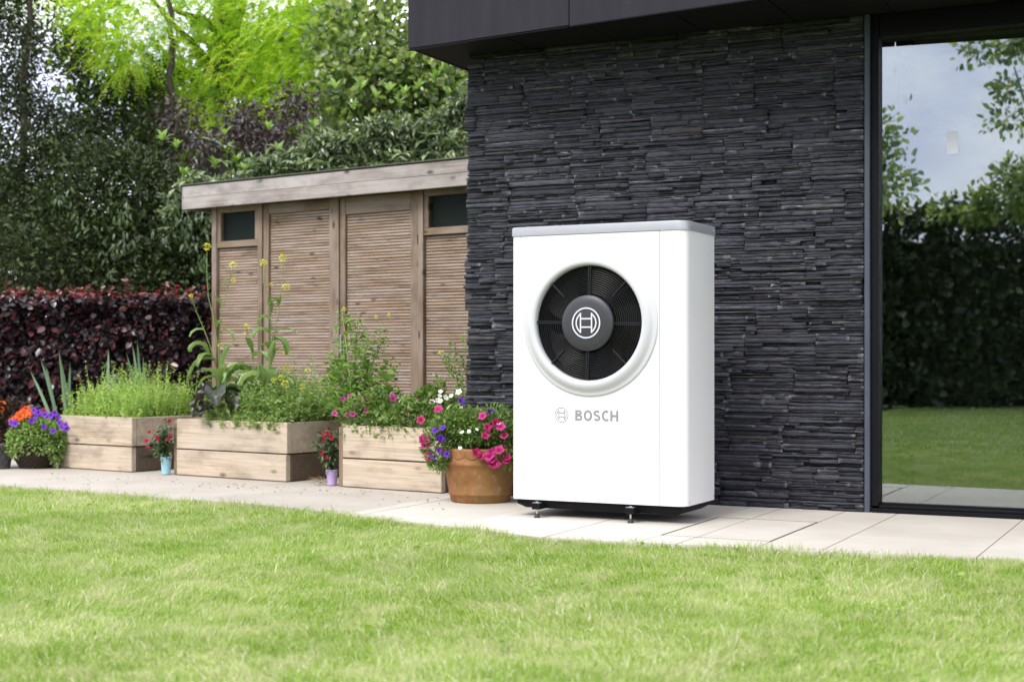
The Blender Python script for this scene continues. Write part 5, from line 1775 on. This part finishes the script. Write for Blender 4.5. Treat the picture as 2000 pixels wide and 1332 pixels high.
box('light_block_core', ds, DARK_CORE, at(80, 0, 14).x - ds.location.x, at(420, 0, 14).x - ds.location.x, .45, .75, 0, 1.75, .05, 2)  # dark blocking box within the shrub, no twigs modelled
HANG = leafy('hanging_leaf', [(0, (.028, .048, .018)), (.6, (.055, .09, .032)), (1, (.11, .16, .06))], 0.25, 0.38, 0.5)
hc = []
for (px, py, k) in ((372, 470, 26), (385, 510, 24), (395, 540, 14), (362, 440, 14), (235, 420, 16), (250, 470, 16), (205, 470, 14), (215, 500, 10), (330, 430, 16), (310, 470, 12), (345, 400, 14), (390, 440, 16), (160, 440, 10), (120, 390, 10)):
    for _ in range(k): hc.append(tuple(at(px + random.gauss(0, 13), py + random.gauss(0, 18), 12.95 + random.uniform(-.1, .1)) - ds.location))
hc = np.array(hc); a, nn = frames(len(hc), np.tile([0, -.15, -1.0], (len(hc), 1)), .35, .1)
nn = norm(rng.normal(0, .5, (len(hc), 3)) + np.array([0, -1, .2])); nn = norm(nn - a * (nn * a).sum(1, keepdims=True))
leaf_parts('leaf', [tmpl_mesh(LEAF8, .34, HANG, True, q) for q in (.1, .4, .7, .9)], ds, hc, a, nn, rng.uniform(.055, .095, len(hc)))
mp_ = thing('green_maple_tree', tuple(ground_at(300, 18.5)), 'mid green tree glimpsed through the golden foliage', 'tree')
foliage('crown', rel(blobs([(360, 190, 18.5, .5, .5, .4, 900), (280, 200, 18.5, .4, .5, .25, 500), (470, 120, 18.5, .6, .5, .5, 1000), (560, 160, 18.4, .7, .5, .5, 1300), (220, 160, 18.6, .4, .4, .3, 350), (380, 260, 18.3, .5, .4, .3, 900), (480, 250, 18.3, .7, .4, .4, 1300), (640, 60, 18.6, .6, .5, .6, 900), (160, 60, 18.6, .5, .4, .4, 350)],
                          .12, .75, OVAL, .17), mp_), mp_, MAPLE)
limbs(mp_, ([ground_at(400, 18.5), at(400, 300, 18.5), at(410, 150, 18.5), at(420, 0, 18.5)], .09, .03), [], mp_)
# the far belt of trees that closes the garden
n = 19000
x = rng.uniform(-15, 4.5, n); y = rng.uniform(19.5, 22, n)
pxx = CX + x / y * FPX
tp_ = np.interp(pxx, [-400, 100, 200, 300, 420, 600, 1000], [5.6, 3.0, 2.7, 2.7, 3.6, 4.2, 4.2])
z = tp_ * rng.random(n) ** .6 + .25 * lawn_noise(x, y, 3, 71)
C = np.stack([x, y, np.maximum(z, .05)], 1)
a, nn = frames(n, np.stack([rng.normal(0, .6, n), -np.ones(n) * .5, rng.normal(-.2, .5, n)], 1), .4, .8)
L_ = rng.uniform(.14, .26, n)
tag(link('far_woodland', tri_mesh(*scatter(OVAL, C, a, nn, L_, L_ * .7)), None, None, WOODLAND), 'far belt of dark green trees closing the garden', kind='stuff')

# ------------------------------------------------------------------ the garden behind the camera, seen only in the window
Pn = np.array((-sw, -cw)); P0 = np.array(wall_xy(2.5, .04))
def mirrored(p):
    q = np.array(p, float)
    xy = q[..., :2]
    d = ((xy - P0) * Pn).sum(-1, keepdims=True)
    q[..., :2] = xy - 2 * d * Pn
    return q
def mir_blobs(spec, leaf, ratio, sig=.16):
    out = []
    for (px, py, y, rx, ry, rz, n) in spec:
        c = mirrored(np.array(at(px, py, y)))
        C, u = clumped(n, tuple(c), (rx, ry, rz), max(6, n // 50), sig)
        C[:, 2] = np.maximum(C[:, 2], .05)
        a, nn = frames(n, u, .5, .6)
        L_ = rng.uniform(.65, 1.25, n) * leaf
        out.append(scatter(OVAL, C, a, nn, L_, L_ * ratio))
    return out
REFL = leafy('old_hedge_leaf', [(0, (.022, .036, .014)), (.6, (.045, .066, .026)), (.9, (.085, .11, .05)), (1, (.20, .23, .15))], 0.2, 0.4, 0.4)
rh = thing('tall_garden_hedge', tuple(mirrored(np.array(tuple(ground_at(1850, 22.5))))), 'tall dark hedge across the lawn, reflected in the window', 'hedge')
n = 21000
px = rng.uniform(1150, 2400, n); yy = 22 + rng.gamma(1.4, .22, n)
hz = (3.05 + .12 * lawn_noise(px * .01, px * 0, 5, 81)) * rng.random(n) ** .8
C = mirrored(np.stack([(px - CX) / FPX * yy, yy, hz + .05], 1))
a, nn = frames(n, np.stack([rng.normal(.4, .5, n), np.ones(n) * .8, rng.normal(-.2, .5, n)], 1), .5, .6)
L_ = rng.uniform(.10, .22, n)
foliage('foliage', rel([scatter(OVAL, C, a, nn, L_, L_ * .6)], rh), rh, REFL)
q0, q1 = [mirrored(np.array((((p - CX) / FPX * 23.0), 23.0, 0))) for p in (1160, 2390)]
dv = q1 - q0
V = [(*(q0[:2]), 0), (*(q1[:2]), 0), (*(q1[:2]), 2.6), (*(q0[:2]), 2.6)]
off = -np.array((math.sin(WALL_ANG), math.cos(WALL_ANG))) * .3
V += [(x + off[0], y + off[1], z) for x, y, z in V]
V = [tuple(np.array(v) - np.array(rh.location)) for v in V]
link('light_block_core', mesh_from(V, [(0, 1, 2, 3), (7, 6, 5, 4), (0, 4, 5, 1), (1, 5, 6, 2), (2, 6, 7, 3), (3, 7, 4, 0)]), rh, None, DARK_CORE)  # dark blocking slab inside the hedge, no twigs modelled
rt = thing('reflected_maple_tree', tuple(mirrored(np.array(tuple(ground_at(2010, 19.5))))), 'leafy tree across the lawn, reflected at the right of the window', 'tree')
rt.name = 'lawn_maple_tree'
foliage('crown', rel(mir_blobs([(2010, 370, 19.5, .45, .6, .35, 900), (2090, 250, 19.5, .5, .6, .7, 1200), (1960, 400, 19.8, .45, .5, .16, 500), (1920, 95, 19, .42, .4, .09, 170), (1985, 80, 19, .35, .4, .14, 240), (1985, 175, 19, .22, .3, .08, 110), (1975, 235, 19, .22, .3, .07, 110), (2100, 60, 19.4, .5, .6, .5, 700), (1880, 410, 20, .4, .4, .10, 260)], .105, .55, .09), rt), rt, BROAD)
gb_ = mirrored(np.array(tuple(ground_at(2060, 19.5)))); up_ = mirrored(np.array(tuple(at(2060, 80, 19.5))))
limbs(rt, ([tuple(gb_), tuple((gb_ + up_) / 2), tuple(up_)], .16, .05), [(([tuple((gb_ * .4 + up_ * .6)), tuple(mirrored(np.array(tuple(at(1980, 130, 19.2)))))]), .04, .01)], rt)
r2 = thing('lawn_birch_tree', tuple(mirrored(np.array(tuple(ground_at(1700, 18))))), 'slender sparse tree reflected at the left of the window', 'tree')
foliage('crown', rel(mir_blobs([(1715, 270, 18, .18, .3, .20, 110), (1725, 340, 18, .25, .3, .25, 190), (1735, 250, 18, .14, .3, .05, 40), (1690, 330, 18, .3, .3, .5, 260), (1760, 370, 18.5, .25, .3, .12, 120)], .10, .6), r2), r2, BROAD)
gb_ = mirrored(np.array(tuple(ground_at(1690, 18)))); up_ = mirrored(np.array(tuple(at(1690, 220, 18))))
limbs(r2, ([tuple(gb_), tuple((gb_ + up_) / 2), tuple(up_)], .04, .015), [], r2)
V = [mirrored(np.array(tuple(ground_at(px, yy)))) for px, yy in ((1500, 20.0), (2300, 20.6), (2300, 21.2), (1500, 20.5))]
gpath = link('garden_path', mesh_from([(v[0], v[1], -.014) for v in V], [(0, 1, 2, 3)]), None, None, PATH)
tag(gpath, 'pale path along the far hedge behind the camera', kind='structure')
